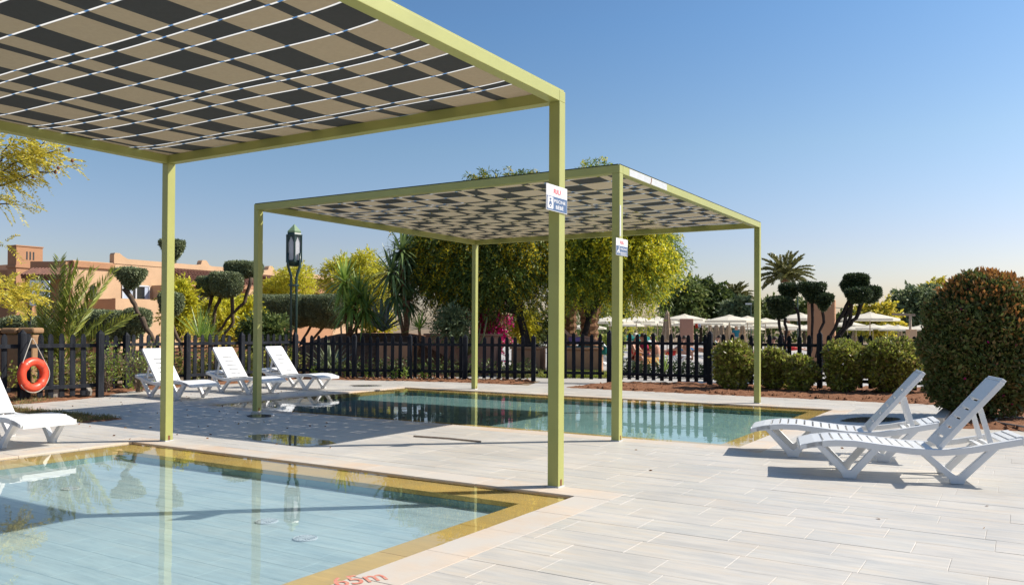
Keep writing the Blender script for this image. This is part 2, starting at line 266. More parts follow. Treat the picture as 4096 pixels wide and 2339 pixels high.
# ---------------------------------------------------------------- mesh helpers
class MB:
    """collects boxes, beams, tubes and polygons, links them as ONE mesh object"""
    def __init__(s): s.v = []; s.f = []; s.m = []
    def add(s, vs, fs, mi=0):
        o = len(s.v); s.v.extend([tuple(map(float, p)) for p in vs]); s.f.extend([tuple(i + o for i in f) for f in fs]); s.m.extend([mi] * len(fs)); return s
    def obox(s, o, ex, ey, ez, mi=0):
        o, ex, ey, ez = (np.asarray(k, float) for k in (o, ex, ey, ez))
        vs = [o, o + ex, o + ex + ey, o + ey, o + ez, o + ex + ez, o + ex + ey + ez, o + ey + ez]
        fs = [(0, 3, 2, 1), (4, 5, 6, 7), (0, 1, 5, 4), (1, 2, 6, 5), (2, 3, 7, 6), (3, 0, 4, 7)]
        if np.dot(np.cross(ex, ey), ez) < 0: fs = [f[::-1] for f in fs]
        return s.add(vs, fs, mi)
    def box(s, c, size, mi=0):
        c = np.asarray(c, float); h = np.asarray(size, float) / 2
        return s.obox(c - h, (2 * h[0], 0, 0), (0, 2 * h[1], 0), (0, 0, 2 * h[2]), mi)
    def dbox(s, a0, a1, b0, b1, z0, z1, mi=0):
        return s.obox(D(a0, b0, z0), U2_3 * (a1 - a0), V_3 * (b1 - b0), Z3 * (z1 - z0), mi)
    def beam(s, p, q, w, h, side=(0, 1, 0), mi=0):
        p = np.asarray(p, float); q = np.asarray(q, float); d = q - p; sd = unit(side); up = unit(np.cross(d, sd))
        return s.obox(p - sd * w / 2 - up * h / 2, d, sd * w, up * h, mi)
    def tube(s, pts, r, n=8, mi=0, cap=True):
        pts = [np.asarray(p, float) for p in pts]
        rs = [r] * len(pts) if np.isscalar(r) else list(r)
        rings = []; ref = np.array([0.3, 0.9, 0.2])
        for i, p in enumerate(pts):
            t = unit(pts[min(i + 1, len(pts) - 1)] - pts[max(i - 1, 0)])
            if abs(np.dot(t, ref)) > 0.95: ref = np.array([1., 0, 0])
            a = unit(np.cross(t, ref)); b = np.cross(t, a)
            rings.append([p + rs[i] * (math.cos(2 * math.pi * k / n) * a + math.sin(2 * math.pi * k / n) * b) for k in range(n)])
        vs = [v for rg in rings for v in rg]; fs = []
        for i in range(len(pts) - 1):
            for k in range(n):
                k2 = (k + 1) % n; fs.append((i * n + k, i * n + k2, (i + 1) * n + k2, (i + 1) * n + k))
        if cap: fs.append(tuple(range(n))[::-1]); fs.append(tuple((len(pts) - 1) * n + k for k in range(n)))
        return s.add(vs, fs, mi)
    def lathe(s, prof, c=(0, 0, 0), n=16, mi=0):
        c = np.asarray(c, float); vs = []; fs = []
        for r, z in prof:
            for k in range(n): vs.append(c + (r * math.cos(2 * math.pi * k / n), r * math.sin(2 * math.pi * k / n), z))
        for i in range(len(prof) - 1):
            for k in range(n): fs.append((i * n + k, i * n + (k + 1) % n, (i + 1) * n + (k + 1) % n, (i + 1) * n + k))
        fs.append(tuple(range(n))[::-1]); fs.append(tuple((len(prof) - 1) * n + k for k in range(n)))
        return s.add(vs, fs, mi)
    def prism(s, pts, o, ex, ey, ez, mi=0):
        """polygon pts (x, y) in the frame ex, ey extruded along ez"""
        o, ex, ey, ez = (np.asarray(k, float) for k in (o, ex, ey, ez)); n = len(pts)
        vs = [o + ex * x + ey * y for x, y in pts] + [o + ex * x + ey * y + ez for x, y in pts]
        fs = [tuple(range(n))[::-1], tuple(range(n, 2 * n))] + [(i, (i + 1) % n, n + (i + 1) % n, n + i) for i in range(n)]
        return s.add(vs, fs, mi)
    def build(s, name, mats, parent=None, origin=None, smooth=False, kind=None, bevel=0):
        me = bpy.data.meshes.new(name); o0 = np.zeros(3) if origin is None else np.asarray(origin, float)
        if len(s.v): me.from_pydata([tuple(np.asarray(v) - o0) for v in s.v], [], s.f)
        for m in (mats if isinstance(mats, (list, tuple)) else [mats]): me.materials.append(M[m] if isinstance(m, str) else m)
        if any(s.m): me.polygons.foreach_set('material_index', s.m)
        if smooth: me.polygons.foreach_set('use_smooth', [True] * len(me.polygons))
        me.update()
        ob = bpy.data.objects.new(name, me); C.objects.link(ob)
        if parent is not None: ob.parent = parent
        elif origin is not None: ob.location = tuple(o0)
        if kind: ob['kind'] = kind
        if bevel:
            b = ob.modifiers.new('bevel', 'BEVEL'); b.width = bevel; b.segments = 2; b.limit_method = 'ANGLE'
        return ob
def tag(o, label=None, cat=None, group=None, kind=None):
    if label: o['label'] = label
    if cat: o['category'] = cat
    if group: o['group'] = group
    if kind: o['kind'] = kind
    return o
def thing(name, label, cat, loc=(0, 0, 0), group=None, rz=0.0):
    o = bpy.data.objects.new(name, None); C.objects.link(o); o.location = tuple(map(float, loc)); o.rotation_euler = (0, 0, rz)
    o.empty_display_size = 0.2
    return tag(o, label, cat, group)
def structure(name, loc=(0, 0, 0)):
    o = bpy.data.objects.new(name, None); C.objects.link(o); o.location = tuple(map(float, loc)); o['kind'] = 'structure'; return o
def link_copy(o, parent):
    c = o.copy(); C.objects.link(c); c.parent = parent; return c
def copy_tree(o, parent=None):
    c = o.copy(); C.objects.link(c); c.parent = parent
    for ch in o.children: copy_tree(ch, c)
    return c
def quads(name, verts, mat, parent=None, mat2=None, split=None, kind=None, origin=None):
    """verts (n,4,3): n separate quads as one mesh"""
    verts = np.asarray(verts, np.float32).copy(); n = len(verts)
    if origin is not None: verts -= np.asarray(origin, np.float32)
    me = bpy.data.meshes.new(name)
    me.vertices.add(n * 4); me.vertices.foreach_set('co', verts.reshape(-1))
    me.loops.add(n * 4); me.loops.foreach_set('vertex_index', np.arange(n * 4, dtype=np.int32))
    me.polygons.add(n); me.polygons.foreach_set('loop_start', np.arange(0, n * 4, 4, dtype=np.int32))
    try: me.polygons.foreach_set('loop_total', np.full(n, 4, np.int32))
    except Exception: pass
    me.materials.append(M[mat])
    if mat2: me.materials.append(M[mat2]); me.polygons.foreach_set('material_index', split.astype(np.int32))
    me.update(); me.validate()
    ob = bpy.data.objects.new(name, me); C.objects.link(ob)
    if parent is not None: ob.parent = parent
    elif origin is not None: ob.location = tuple(map(float, origin))
    if kind: ob['kind'] = kind
    return ob
def leaf_verts(P, A, L, W, rng=RNG):
    """diamond leaves: base points P, axis directions A, lengths L, widths W"""
    P = np.asarray(P, float); n = len(P); A = unit(A)
    S = unit(np.cross(A, rng.normal(size=(n, 3)))); L = np.broadcast_to(np.asarray(L, float), (n,))[:, None]; W = np.broadcast_to(np.asarray(W, float), (n,))[:, None]
    mid = P + A * L * 0.5
    return np.stack([P, mid + S * W / 2, P + A * L, mid - S * W / 2], 1)
def rnd_dirs(n, rng=RNG): return unit(rng.normal(size=(n, 3)))
# ================================================================ THE SETTING
A1, B1 = 6.388, -3.520            # pergola over the baby pool: corner post nearest the camera on its right
A2, B2 = 9.610, -4.345            # pergola over the children's pool
POOL1 = (0.15, 6.27, -9.33, -3.24)   # a0, a1, b0, b1 water edge
POOL2 = (9.97, 15.67, -12.67, -2.93)
GRASS = (7.05, 7.80, -16.2, -11.72)
CW = 0.33                          # coping width
def inframe(p, m=500):
    x, y = proj(p); return -m < x < 4096 + m and y < 2339 + m * 1.5
def sub_rect(r, holes):
    out = [r]
    for h in holes:
        nx = []
        for a0, a1, b0, b1 in out:
            if a1 <= h[0] or a0 >= h[1] or b1 <= h[2] or b0 >= h[3]: nx.append((a0, a1, b0, b1)); continue
            if a0 < h[0]: nx.append((a0, h[0], b0, b1))
            if a1 > h[1]: nx.append((h[1], a1, b0, b1))
            m0, m1 = max(a0, h[0]), min(a1, h[1])
            if b0 < h[2]: nx.append((m0, m1, b0, h[2]))
            if b1 > h[3]: nx.append((m0, m1, h[3], b1))
        out = nx
    return [q for q in out if q[1] - q[0] > 0.03 and q[3] - q[2] > 0.03]
DECK = (-3.0, 17.95, -17.2, 6.0)
_tile_mesh = {}
def tile_piece(name, rect, z, mat, parent, gap=0.0028, th=0.05, jit=0.001):
    a0, a1, b0, b1 = rect; la, lb = round(a1 - a0 - gap, 3), round(b1 - b0 - gap, 3)
    key = (name, la, lb, mat)
    if key not in _tile_mesh:
        mb = MB(); e = 0.002
        v = [(-la / 2, -lb / 2, -th), (la / 2, -lb / 2, -th), (la / 2, lb / 2, -th), (-la / 2, lb / 2, -th)]
        w = [(x, y, -e * .7) for x, y, _ in v]; t = [(x * (1 - 2 * e / la), y * (1 - 2 * e / lb), 0) for x, y, _ in v]
        def tr(p): return U2_3 * p[0] + V_3 * p[1] + Z3 * p[2]
        vs = [tr(p) for p in v + w + t]; fs = [(8, 11, 10, 9)]
        for i in range(4):
            j = (i + 1) % 4; fs += [(i, 4 + i, 4 + j, j), (4 + i, 8 + i, 8 + j, 4 + j)]
        mb.add(vs, fs); me_o = mb.build(name, mat, parent); _tile_mesh[key] = me_o.data; o = me_o
    else:
        o = bpy.data.objects.new(name, _tile_mesh[key]); C.objects.link(o); o.parent = parent
    p = D((a0 + a1) / 2, (b0 + b1) / 2, z + random.uniform(-jit, jit)); o.location = tuple(p); return o
def rect_sheet(name, rects, z, mat, parent=None, kind=None):
    mb = MB()
    for a0, a1, b0, b1 in rects: mb.add([D(a0, b0, z), D(a0, b1, z), D(a1, b1, z), D(a1, b0, z)], [(0, 1, 2, 3)])
    return mb.build(name, mat, parent, kind=kind)
# ground to the horizon, with the deck and the pools left out of it
def ground():
    big = 1500.0; a0, a1, b0, b1 = DECK; n = 24
    mb = MB(); rs = [(-big, a0, -big, big), (a1, big, -big, big), (a0, a1, -big, b0), (a0, a1, b1, big)]
    for r in rs: mb.add([D(r[0], r[2], -0.03), D(r[0], r[3], -0.03), D(r[1], r[3], -0.03), D(r[1], r[2], -0.03)], [(0, 1, 2, 3)])
    return mb.build('ground', 'earth', kind='structure')
ground()
def build_deck():
    deck = structure('deck')
    outer1 = (POOL1[0] - CW, POOL1[1] + CW, POOL1[2] - CW, POOL1[3] + CW); outer2 = (POOL2[0] - CW, POOL2[1] + CW, POOL2[2] - CW, POOL2[3] + CW)
    rect_sheet('grout', sub_rect(DECK, [outer1, outer2]), -0.0028, 'grout', deck)
    tiles = []; rp, tl = 0.325, 0.65
    i0 = int(math.floor((DECK[0] - 4.85) / rp)); i1 = int(math.ceil((DECK[1] - 4.85) / rp))
    for i in range(i0, i1):
        ra = 4.85 + i * rp; off = {0: -1.51, 1: -0.83, 2: -1.04, 3: -1.27, 4: -0.82, 6: -0.55, 7: -1.40}.get(i, random.uniform(0, tl))
        k0 = int((DECK[2] - off) / tl) - 1; k1 = int((DECK[3] - off) / tl) + 1
        for k in range(k0, k1):
            r = (max(ra, DECK[0]), min(ra + rp, DECK[1]), max(off + k * tl, DECK[2]), min(off + (k + 1) * tl, DECK[3]))
            if r[1] - r[0] < 0.05 or r[3] - r[2] < 0.05: continue
            c = D((r[0] + r[1]) / 2, (r[2] + r[3]) / 2)
            if c[1] < 0.6 or not inframe(c): continue
            for q in sub_rect(r, [outer1, outer2]):
                c = D((q[0] + q[1]) / 2, (q[2] + q[3]) / 2); px = proj(c)
                vis = -40 < px[0] < 4140 and px[1] < 2380
                tiles.append((0 if vis else 1, c[1], q))
    tiles.sort(key=lambda t: (t[0], t[1]))
    for t in tiles[:290]: tile_piece('deck_tile', t[2], 0.0, 'deck', deck)
    mb = MB()
    for _, _, q in tiles[290:]:
        z = random.uniform(-0.0015, 0.0015); g = 0.0025
        vs = [D(q[0] + g, q[2] + g, z), D(q[0] + g, q[3] - g, z), D(q[1] - g, q[3] - g, z), D(q[1] - g, q[2] + g, z)]
        vs += [v - Z3 * 0.03 for v in vs]
        mb.add(vs, [(0, 1, 2, 3), (0, 4, 5, 1), (1, 5, 6, 2), (2, 6, 7, 3), (3, 7, 4, 0)])
    mb.build('deck_tiling', 'deck', deck, kind='stuff')
build_deck()
def strip_rects(r, w, seg, both=True):
    """a ring of width w around the inside-out rect r, cut into slabs about seg long"""
    a0, a1, b0, b1 = r; out = []
    def cut(x0, x1):
        n = max(1, round((x1 - x0) / seg)); return [(x0 + (x1 - x0) * i / n, x0 + (x1 - x0) * (i + 1) / n) for i in range(n)]
    for x0, x1 in cut(b0 - w, b1 + w): out += [(a1, a1 + w, x0, x1), (a0 - w, a0, x0, x1)]
    for x0, x1 in cut(a0, a1): out += [(x0, x1, b0 - w, b0), (x0, x1, b1, b1 + w)]
    return out
def build_pool(name, R, la, lb, zf, floor_mat, wall_mat, water_mat, single_tiles, wlevel):
    pool = structure(name)
    a0, a1, b0, b1 = R
    for q in strip_rects(R, CW, 0.66):
        c = D((q[0] + q[1]) / 2, (q[2] + q[3]) / 2)
        if c[1] > 0.6 and inframe(c): tile_piece('coping_stone', q, 0.0, 'coping', pool, 0.004, 0.05)
    inner = (a0 + la, a1 - la, b0 + lb, b1 - lb)
    led = []
    for bb in np.arange(b0, b1, 0.9): led += [(a1 - la, a1, bb, min(bb + 0.9, b1)), (a0, a0 + la, bb, min(bb + 0.9, b1))]
    for aa in np.arange(a0 + la, a1 - la, 0.9): led += [(aa, min(aa + 0.9, a1 - la), b0, b0 + lb), (aa, min(aa + 0.9, a1 - la), b1 - lb, b1)]
    for q in led:
        c = D((q[0] + q[1]) / 2, (q[2] + q[3]) / 2)
        if c[1] > 0.6 and inframe(c): tile_piece('ledge_slab', q, -0.034, 'ledge', pool, 0.003, 0.04)
    lip = MB(); t = 0.02                                     # riser under the coping edge, down to below the ledge
    lip.dbox(a1 + 0.001, a1 + t, b0, b1, -0.3, -0.052).dbox(a0 - t, a0 - 0.001, b0, b1, -0.3, -0.052).dbox(a0 - t, a1 + t, b0 - t, b0 - 0.001, -0.3, -0.052).dbox(a0 - t, a1 + t, b1 + 0.001, b1 + t, -0.3, -0.052)
    lip.build('pool_rim', 'ledge', pool)
    bed = MB(); bed.dbox(a0, a1, b0, b0 + lb - 0.012, zf - 0.15, -0.078).dbox(a0, a1, b1 - lb + 0.012, b1, zf - 0.15, -0.078)
    bed.dbox(a1 - la + 0.012, a1, b0 + lb, b1 - lb, zf - 0.15, -0.078).dbox(a0, a0 + la - 0.012, b0 + lb, b1 - lb, zf - 0.15, -0.078); bed.build('ledge_base', 'pool_grout', pool)
    for (p, q, s) in (((inner[1], inner[2]), (inner[1], inner[3]), -1), ((inner[0], inner[2]), (inner[0], inner[3]), 1)):
        n = int((inner[3] - inner[2]) / 0.6)
        w = MB()
        for i in range(n):
            y0 = inner[2] + (inner[3] - inner[2]) * i / n; y1 = inner[2] + (inner[3] - inner[2]) * (i + 1) / n
            x0 = p[0] - 0.012 if s > 0 else p[0]
            w.dbox(x0, x0 + 0.012, y0 + 0.002, y1 - 0.002, zf - 0.02, -0.0765)
        w.build('wall_tiling', wall_mat, pool, kind='stuff')
    for (y, s) in ((inner[2], 1), (inner[3], -1)):
        n = int((inner[1] - inner[0]) / 0.6); w = MB()
        for i in range(n):
            x0 = inner[0] + (inner[1] - inner[0]) * i / n; x1 = inner[0] + (inner[1] - inner[0]) * (i + 1) / n
            yy = y - 0.012 if s > 0 else y
            w.dbox(x0 + 0.002, x1 - 0.002, yy, yy + 0.012, zf - 0.02, -0.0765)
        w.build('wall_tiling', wall_mat, pool, kind='stuff')
    rect_sheet('floor_grout', [inner], zf - 0.0012, 'pool_grout', pool)
    ta, tb = (0.235, 0.36) if single_tiles else (0.31, 0.46); singles = []; rows = int((inner[1] - inner[0]) / ta) + 1; fl = MB()
    for i in range(rows):
        off = random.choice((0, tb / 2)) + random.uniform(-0.06, 0.06)
        for k in range(-1, int((inner[3] - inner[2]) / tb) + 2):
            q = (inner[0] + i * ta, min(inner[0] + (i + 1) * ta, inner[1]), max(inner[2], inner[2] + k * tb + off), min(inner[3], inner[2] + (k + 1) * tb + off))
            if q[1] - q[0] < 0.03 or q[3] - q[2] < 0.03: continue
            c = D((q[0] + q[1]) / 2, (q[2] + q[3]) / 2)
            if single_tiles:
                if c[1] > 0.6: singles.append((0 if inframe(c, 60) and proj(c)[1] < 2380 else 1, c[1], q))
            else:
                g = 0.003; z = zf; fl.add([D(q[0] + g, q[2] + g, z), D(q[0] + g, q[3] - g, z), D(q[1] - g, q[3] - g, z), D(q[1] - g, q[2] + g, z)], [(0, 1, 2, 3)])
    singles.sort(key=lambda t: t[:2])
    for t in singles[:285]: tile_piece('floor_tile', t[2], zf, floor_mat, pool, 0.005, 0.02, 0.0002)
    for t in singles[285:]:
        q = t[2]; g = 0.002; fl.add([D(q[0] + g, q[2] + g, zf), D(q[0] + g, q[3] - g, zf), D(q[1] - g, q[3] - g, zf), D(q[1] - g, q[2] + g, zf)], [(0, 1, 2, 3)])
    fl.build('floor_tiling', floor_mat, pool, kind='stuff')
    w = MB(); w.add([D(a0, b0, wlevel), D(a0, b1, wlevel), D(a1, b1, wlevel), D(a1, b0, wlevel)], [(0, 1, 2, 3)])
    w.build('water', water_mat, kind='structure')
    return pool
pool1 = build_pool('baby_pool', POOL1, 0.385, 0.315, -0.135, 'pool_tile', 'pool_wall', 'water', True, -0.014)
pool2 = build_pool('children_pool', POOL2, 0.385, 0.34, -0.14, 'teal_tile', 'pool_wall', 'water2', False, -0.012)
# round inlets and drains on the floor of the baby pool
for a, b, r in ((4.40, -4.48, 0.09), (4.62, -5.13, 0.09), (4.55, -7.72, 0.085)):
    p = D(a, b, -0.135 if a < 5.9 else -0.03); o = thing('pool_drain', 'x', 'drain', p, 'round drain covers set in the baby pool')
    mb = MB(); mb.lathe([(r, 0.0005), (r, 0.006), (r * 0.93, 0.010), (r * 0.90, 0.007)], n=28); mb.build('cover_ring', 'white_paint', o)
    g = MB()
    for k in range(16):
        t = 2 * math.pi * k / 16; g.beam((r * 0.3 * math.cos(t), r * 0.3 * math.sin(t), 0.009), (r * 0.84 * math.cos(t), r * 0.84 * math.sin(t), 0.009), 0.012, 0.004, (-math.sin(t), math.cos(t), 0))
    g.lathe([(r * 0.28, 0.006), (r * 0.28, 0.012)], n=14); g.build('grille', 'white_paint', o)
    o['label'] = {4.40: 'white round drain cover nearest the ochre pool corner', 4.62: 'white round drain cover in the middle of the baby pool under the lamp reflection', 4.55: 'white round drain cover farthest left on the baby pool floor', 6.05: 'small white inlet on the submerged ochre ledge'}[a]
# beds, paths, mound
def soil_sheet(name, poly, h=0.03, mat='soil', step=0.14, amp=0.025, kind='structure'):
    """an uneven soil surface filling polygon poly (list of xy), raised h in the middle"""
    poly = np.asarray(poly, float)[:, :2]; x0, y0 = poly.min(0); x1, y1 = poly.max(0)
    nx, ny = int((x1 - x0) / step) + 2, int((y1 - y0) / step) + 2
    X = np.linspace(x0, x1, nx); Y = np.linspace(y0, y1, ny)
    def inside(x, y):
        c = False; j = len(poly) - 1
        for i in range(len(poly)):
            if (poly[i, 1] > y) != (poly[j, 1] > y) and x < (poly[j, 0] - poly[i, 0]) * (y - poly[i, 1]) / (poly[j, 1] - poly[i, 1] + 1e-12) + poly[i, 0]: c = not c
            j = i
        return c
    def edge(x, y):
        d = 9e9; p = np.array([x, y])
        for i in range(len(poly)):
            a, b = poly[i - 1], poly[i]; t = np.clip(np.dot(p - a, b - a) / (np.dot(b - a, b - a) + 1e-9), 0, 1); d = min(d, np.linalg.norm(p - a - t * (b - a)))
        return d
    idx = {}; mb = MB(); vs = []; fs = []
    ins = np.array([[inside(x, y) for y in Y] for x in X])
    for i in range(nx - 1):
        for j in range(ny - 1):
            if ins[i, j] or ins[i + 1, j] or ins[i, j + 1] or ins[i + 1, j + 1]:
                f = []
                for a, b in ((i, j), (i + 1, j), (i + 1, j + 1), (i, j + 1)):
                    if (a, b) not in idx:
                        x, y = X[a], Y[b]
                        if ins[a, b]: e = edge(x, y); z = 0.006 + h * min(1, e / 0.35) + random.uniform(-amp, amp) * min(1, e / 0.15)
                        else: z = -0.012
                        x += random.uniform(-.3, .3) * step; y += random.uniform(-.3, .3) * step
                        idx[(a, b)] = len(vs); vs.append((x, y, max(z, 0.004) if ins[a, b] else z))
                    f.append(idx[(a, b)])
                fs.append(tuple(f))
    mb.add(vs, fs); return mb.build(name, mat, kind=kind, smooth=True)
def clods(name, poly, n, size, mat, kind='stuff'):
    """loose lumps of mulch scattered over poly"""
    poly = np.asarray(poly, float)[:, :2]; x0, y0 = poly.min(0); x1, y1 = poly.max(0); mb = MB()
    def inside(x, y):
        c = False; j = len(poly) - 1
        for i in range(len(poly)):
            if (poly[i, 1] > y) != (poly[j, 1] > y) and x < (poly[j, 0] - poly[i, 0]) * (y - poly[i, 1]) / (poly[j, 1] - poly[i, 1] + 1e-12) + poly[i, 0]: c = not c
            j = i
        return c
    k = 0
    while k < n:
        x, y = random.uniform(x0, x1), random.uniform(y0, y1)
        if not inside(x, y): k += 0.3; continue
        s = size * random.uniform(0.4, 1.3); b = np.array([x, y, 0.035])
        vs = [b + s * np.array(d) * random.uniform(0.6, 1.2) for d in ((1, 0, 0), (-0.5, .87, 0), (-.5, -.87, 0), (0, 0, .8), (0, 0, -.6))]
        mb.add(vs, [(0, 1, 3), (1, 2, 3), (2, 0, 3), (1, 0, 4), (2, 1, 4), (0, 2, 4)]); k += 1
    return mb.build(name, mat, kind=kind)
BED_R = [D(17.78, -9.5), D(17.72, -1.05), D(13.72, -1.05), D(13.72, 5.0), D(22.5, 5.0), D(22.5, -2.0), D(20.55, -8.6), D(20.2, -9.3)]
BED_M = [(-5.9, 22.95), (-2.6, 22.25), (-0.05, 21.45), (0.45, 22.3), (0.6, 22.9), (-6.0, 23.9)]
BED_L = [(-8.55, 15.75), (-8.25, 16.9), (-8.35, 18.2), (-7.95, 19.3), (-7.2, 20.6), (-5.9, 22.7), (-5.9, 24.5), (-10.6, 19.5), (-11.5, 15.0), (-10.2, 13.9), (-9.0, 15.0)]
soil_sheet('soil', BED_R, 0.05); soil_sheet('soil', BED_M, 0.03); soil_sheet('soil', BED_L, 0.03)
clods('mulch', [D(17.85, -9.3), D(17.8, -1.2), D(20.4, -1.2), D(20.2, -8.8)], 1500, 0.05, 'soil'); clods('mulch', BED_M, 400, 0.05, 'soil')
clods('mulch', [D(13.8, -1.0), D(13.8, 3), D(18, 3), D(18, -1.0)], 500, 0.05, 'soil')
soil_sheet('soil', [D(GRASS[0], GRASS[2]), D(GRASS[0], GRASS[3]), D(GRASS[1], GRASS[3]), D(GRASS[1], GRASS[2])], 0.01, 'soil', 0.09, 0.012)
def sheet(name, pts, mat, z, kind='structure'):
    mb = MB(); mb.add([(p[0], p[1], z) for p in pts], [tuple(range(len(pts)))]); return mb.build(name, mat, kind=kind)
sheet('path', [(0.3, 20.6), (14, 12.5), (60, 14), (70, 90), (-6, 90), (-1.5, 26.0), (-7.5, 26.0), (-7, 23.9), (0.8, 22.9)], 'paving', -0.022)
def heightfield(name, x0, x1, y0, y1, n, f, mat):
    mb = MB(); X = np.linspace(x0, x1, n); Y = np.linspace(y0, y1, n); vs = [(x, y, f(x, y) + random.uniform(-.03, .03)) for x in X for y in Y]
    mb.add(vs, [(i * n + j, (i + 1) * n + j, (i + 1) * n + j + 1, i * n + j + 1) for i in range(n - 1) for j in range(n - 1)]); return mb.build(name, mat, kind='structure', smooth=True)
def mound_h(x, y):
    def g(cx, cy, sx, sy, h): return h * math.exp(-((x - cx) / sx) ** 4 - ((y - cy) / sy) ** 4)
    return max(g(-4.6, 29.0, 3.0, 3.4, 1.3), g(-9.5, 31, 6, 5.5, 0.75)) - 0.06
heightfield('mound', -18, 0.5, 24.6, 38, 48, mound_h, 'soil')
# ================================================================ PERGOLAS
PATT = (0.12, 0.46, 0.36, 0.24)
def bounds_desc(start, end, first):
    """band edges going down from start, the first band 'first' wide, then the woven pattern"""
    out = [start, start - first]; i = 0
    while out[-1] > end: out.append(out[-1] - PATT[i % 4]); i += 1
    out[-1] = end; return out
def pergola(label, A0, B0, LA, LB, w, hb, ht, fa, fb, sag, flip, gap, web, hole=.026, cloth=('tan', 'dark')):
    """corner post nearest the camera at (A0, B0); beams run LA away along a (dirA) and LB to the left along b"""
    root = thing('pergola', label, 'pergola', D(A0, B0, 0)); og = D(A0, B0, 0)
    a0, a1 = (A0, A0 + LA) if LA > 0 else (A0 + LA + w, A0 + w); b1, b0 = B0, B0 - LB
    for aa in (a0, a1 - w):
        for bb in (b0, b1 - w):
            mb = MB(); mb.dbox(aa, aa + w, bb, bb + w, 0.0, hb); p = mb.build('post', 'paint', root, og, bevel=0.004)
            pl = MB(); pl.dbox(aa - 0.006, aa + w + 0.006, bb - 0.006, bb + w + 0.006, 0.0, 0.012); pl.build('base_plate', 'bare', p, og)
            rs = MB(); rs.dbox(aa + w * .35, aa + w * .62, bb + w + 0.0005, bb + w + 0.002, 0.013, 0.07); rs.build('rust_patch', 'rust', p, og)
    for aa in (a0, a1 - w):
        mb = MB(); mb.dbox(aa, aa + w, b0, b1, hb + 0.001, ht); bm = mb.build('beam', 'paint', root, og, bevel=0.004)
        bl = MB()
        for k in range(9):
            bb = b0 + (b1 - b0) * (k + .5) / 9; bl.dbox(aa + w * .4, aa + w * .6, bb - .012, bb + .012, ht + .0005, ht + .012)
        bl.build('bolts', 'bare', bm, og)
    for bb in (b0, b1 - w):
        mb = MB(); mb.dbox(a0 + w + 0.001, a1 - w - 0.001, bb, bb + w, hb + 0.001, ht); mb.build('beam', 'paint', root, og, bevel=0.004)
    cap = MB(); cap.dbox(a0 + .02, a1 - .02, b1 - .02, b1 - 0.004, ht + 0.001, ht + .012).dbox(a0 + .004, a0 + .02, b0 + .02, b1 - .025, ht + .001, ht + .012)
    cap.build('edge_trim', 'fence' if web == 'webbing2' else 'paint', root, og)
    can = bpy.data.objects.new('canopy', None); C.objects.link(can); can.parent = root
    ia0, ia1, ib0, ib1 = a0 + w - 0.03, a1 - w + 0.03, b0 + w - 0.03, b1 - w + 0.03
    ea = bounds_desc(ia1, ia0, fa); eb = bounds_desc(ib1, ib0, fb)
    def zf(a, b):
        u = (a - ia0) / (ia1 - ia0) * 2 - 1; v = (b - ib0) / (ib1 - ib0) * 2 - 1
        return ht + 0.004 - sag * (1 - abs(u) ** 7) * (1 - abs(v) ** 7) + 0.006 * math.sin(b * 2.3 + a * 3.1) * (1 - abs(v) ** 6)
    for i in range(len(ea) - 1):
        s1, s0 = ea[i] - (gap if i else 0), ea[i + 1] + gap
        mb = MB()
        for j in range(len(eb) - 1):
            n = max(1, int((eb[j] - eb[j + 1]) / 0.13)); na = 3
            for k in range(n):
                q1 = eb[j] + (eb[j + 1] - eb[j]) * k / n; q0 = eb[j] + (eb[j + 1] - eb[j]) * (k + 1) / n
                for m in range(na):
                    x0 = s0 + (s1 - s0) * m / na; x1 = s0 + (s1 - s0) * (m + 1) / na
                    if q0 < ib0 or x1 - x0 < .002: continue
                    mb.add([D(x0, q0, zf(x0, q0)), D(x0, q1, zf(x0, q1)), D(x1, q1, zf(x1, q1)), D(x1, q0, zf(x1, q0))], [(0, 1, 2, 3)], (i + j + flip) % 2)
        mb.build('fabric_strip', list(cloth), can, og, smooth=True)
        if i:
            x0, x1 = ea[i] - gap * 1.3, ea[i] + gap * 1.3; mb = MB()
            for j in range(len(eb) - 1):
                e1, e0 = eb[j] - hole, eb[j + 1] + hole
                if e1 - e0 < 0.03: continue
                n = max(1, int((e1 - e0) / 0.15))
                for k in range(n):
                    q1 = e1 + (e0 - e1) * k / n; q0 = e1 + (e0 - e1) * (k + 1) / n
                    mb.add([D(x0, q0, zf(x0, q0) - .002), D(x0, q1, zf(x0, q1) - .002), D(x1, q1, zf(x1, q1) - .002), D(x1, q0, zf(x1, q0) - .002)], [(0, 1, 2, 3)])
            mb.build('webbing', web, can, og)
    return root
per1 = pergola('near olive green pergola with checked canopy over the baby pool', A1 + 0.108, B1, -5.60, 5.60, 0.108, 3.43, 3.53, 0.42, 0.47, 0.05, 0, 0.0085, 'webbing')
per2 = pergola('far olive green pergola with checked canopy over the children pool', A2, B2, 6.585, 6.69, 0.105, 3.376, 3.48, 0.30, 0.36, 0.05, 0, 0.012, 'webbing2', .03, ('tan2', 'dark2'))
og2 = D(A2, B2, 0)
pm = MB(); pm.dbox(A2 + .30, A2 + 1.62, B2 + .0012, B2 + .002, 3.384, 3.474).dbox(A2 + .004, A2 + .045, B2 + .0012, B2 + .002, 2.58, 2.97); pm.build('bare_patch', 'bare', per2, og2)
pm = MB(); pm.prism([(1.0, 3.386), (1.03, 3.386), (1.06, 3.44), (1.05, 3.472), (1.02, 3.47), (1.03, 3.43)], D(A2, B2 + .0021, 0), U2_3, Z3, V_3 * .001); pm.build('rust_streak', 'rust', per2, og2)
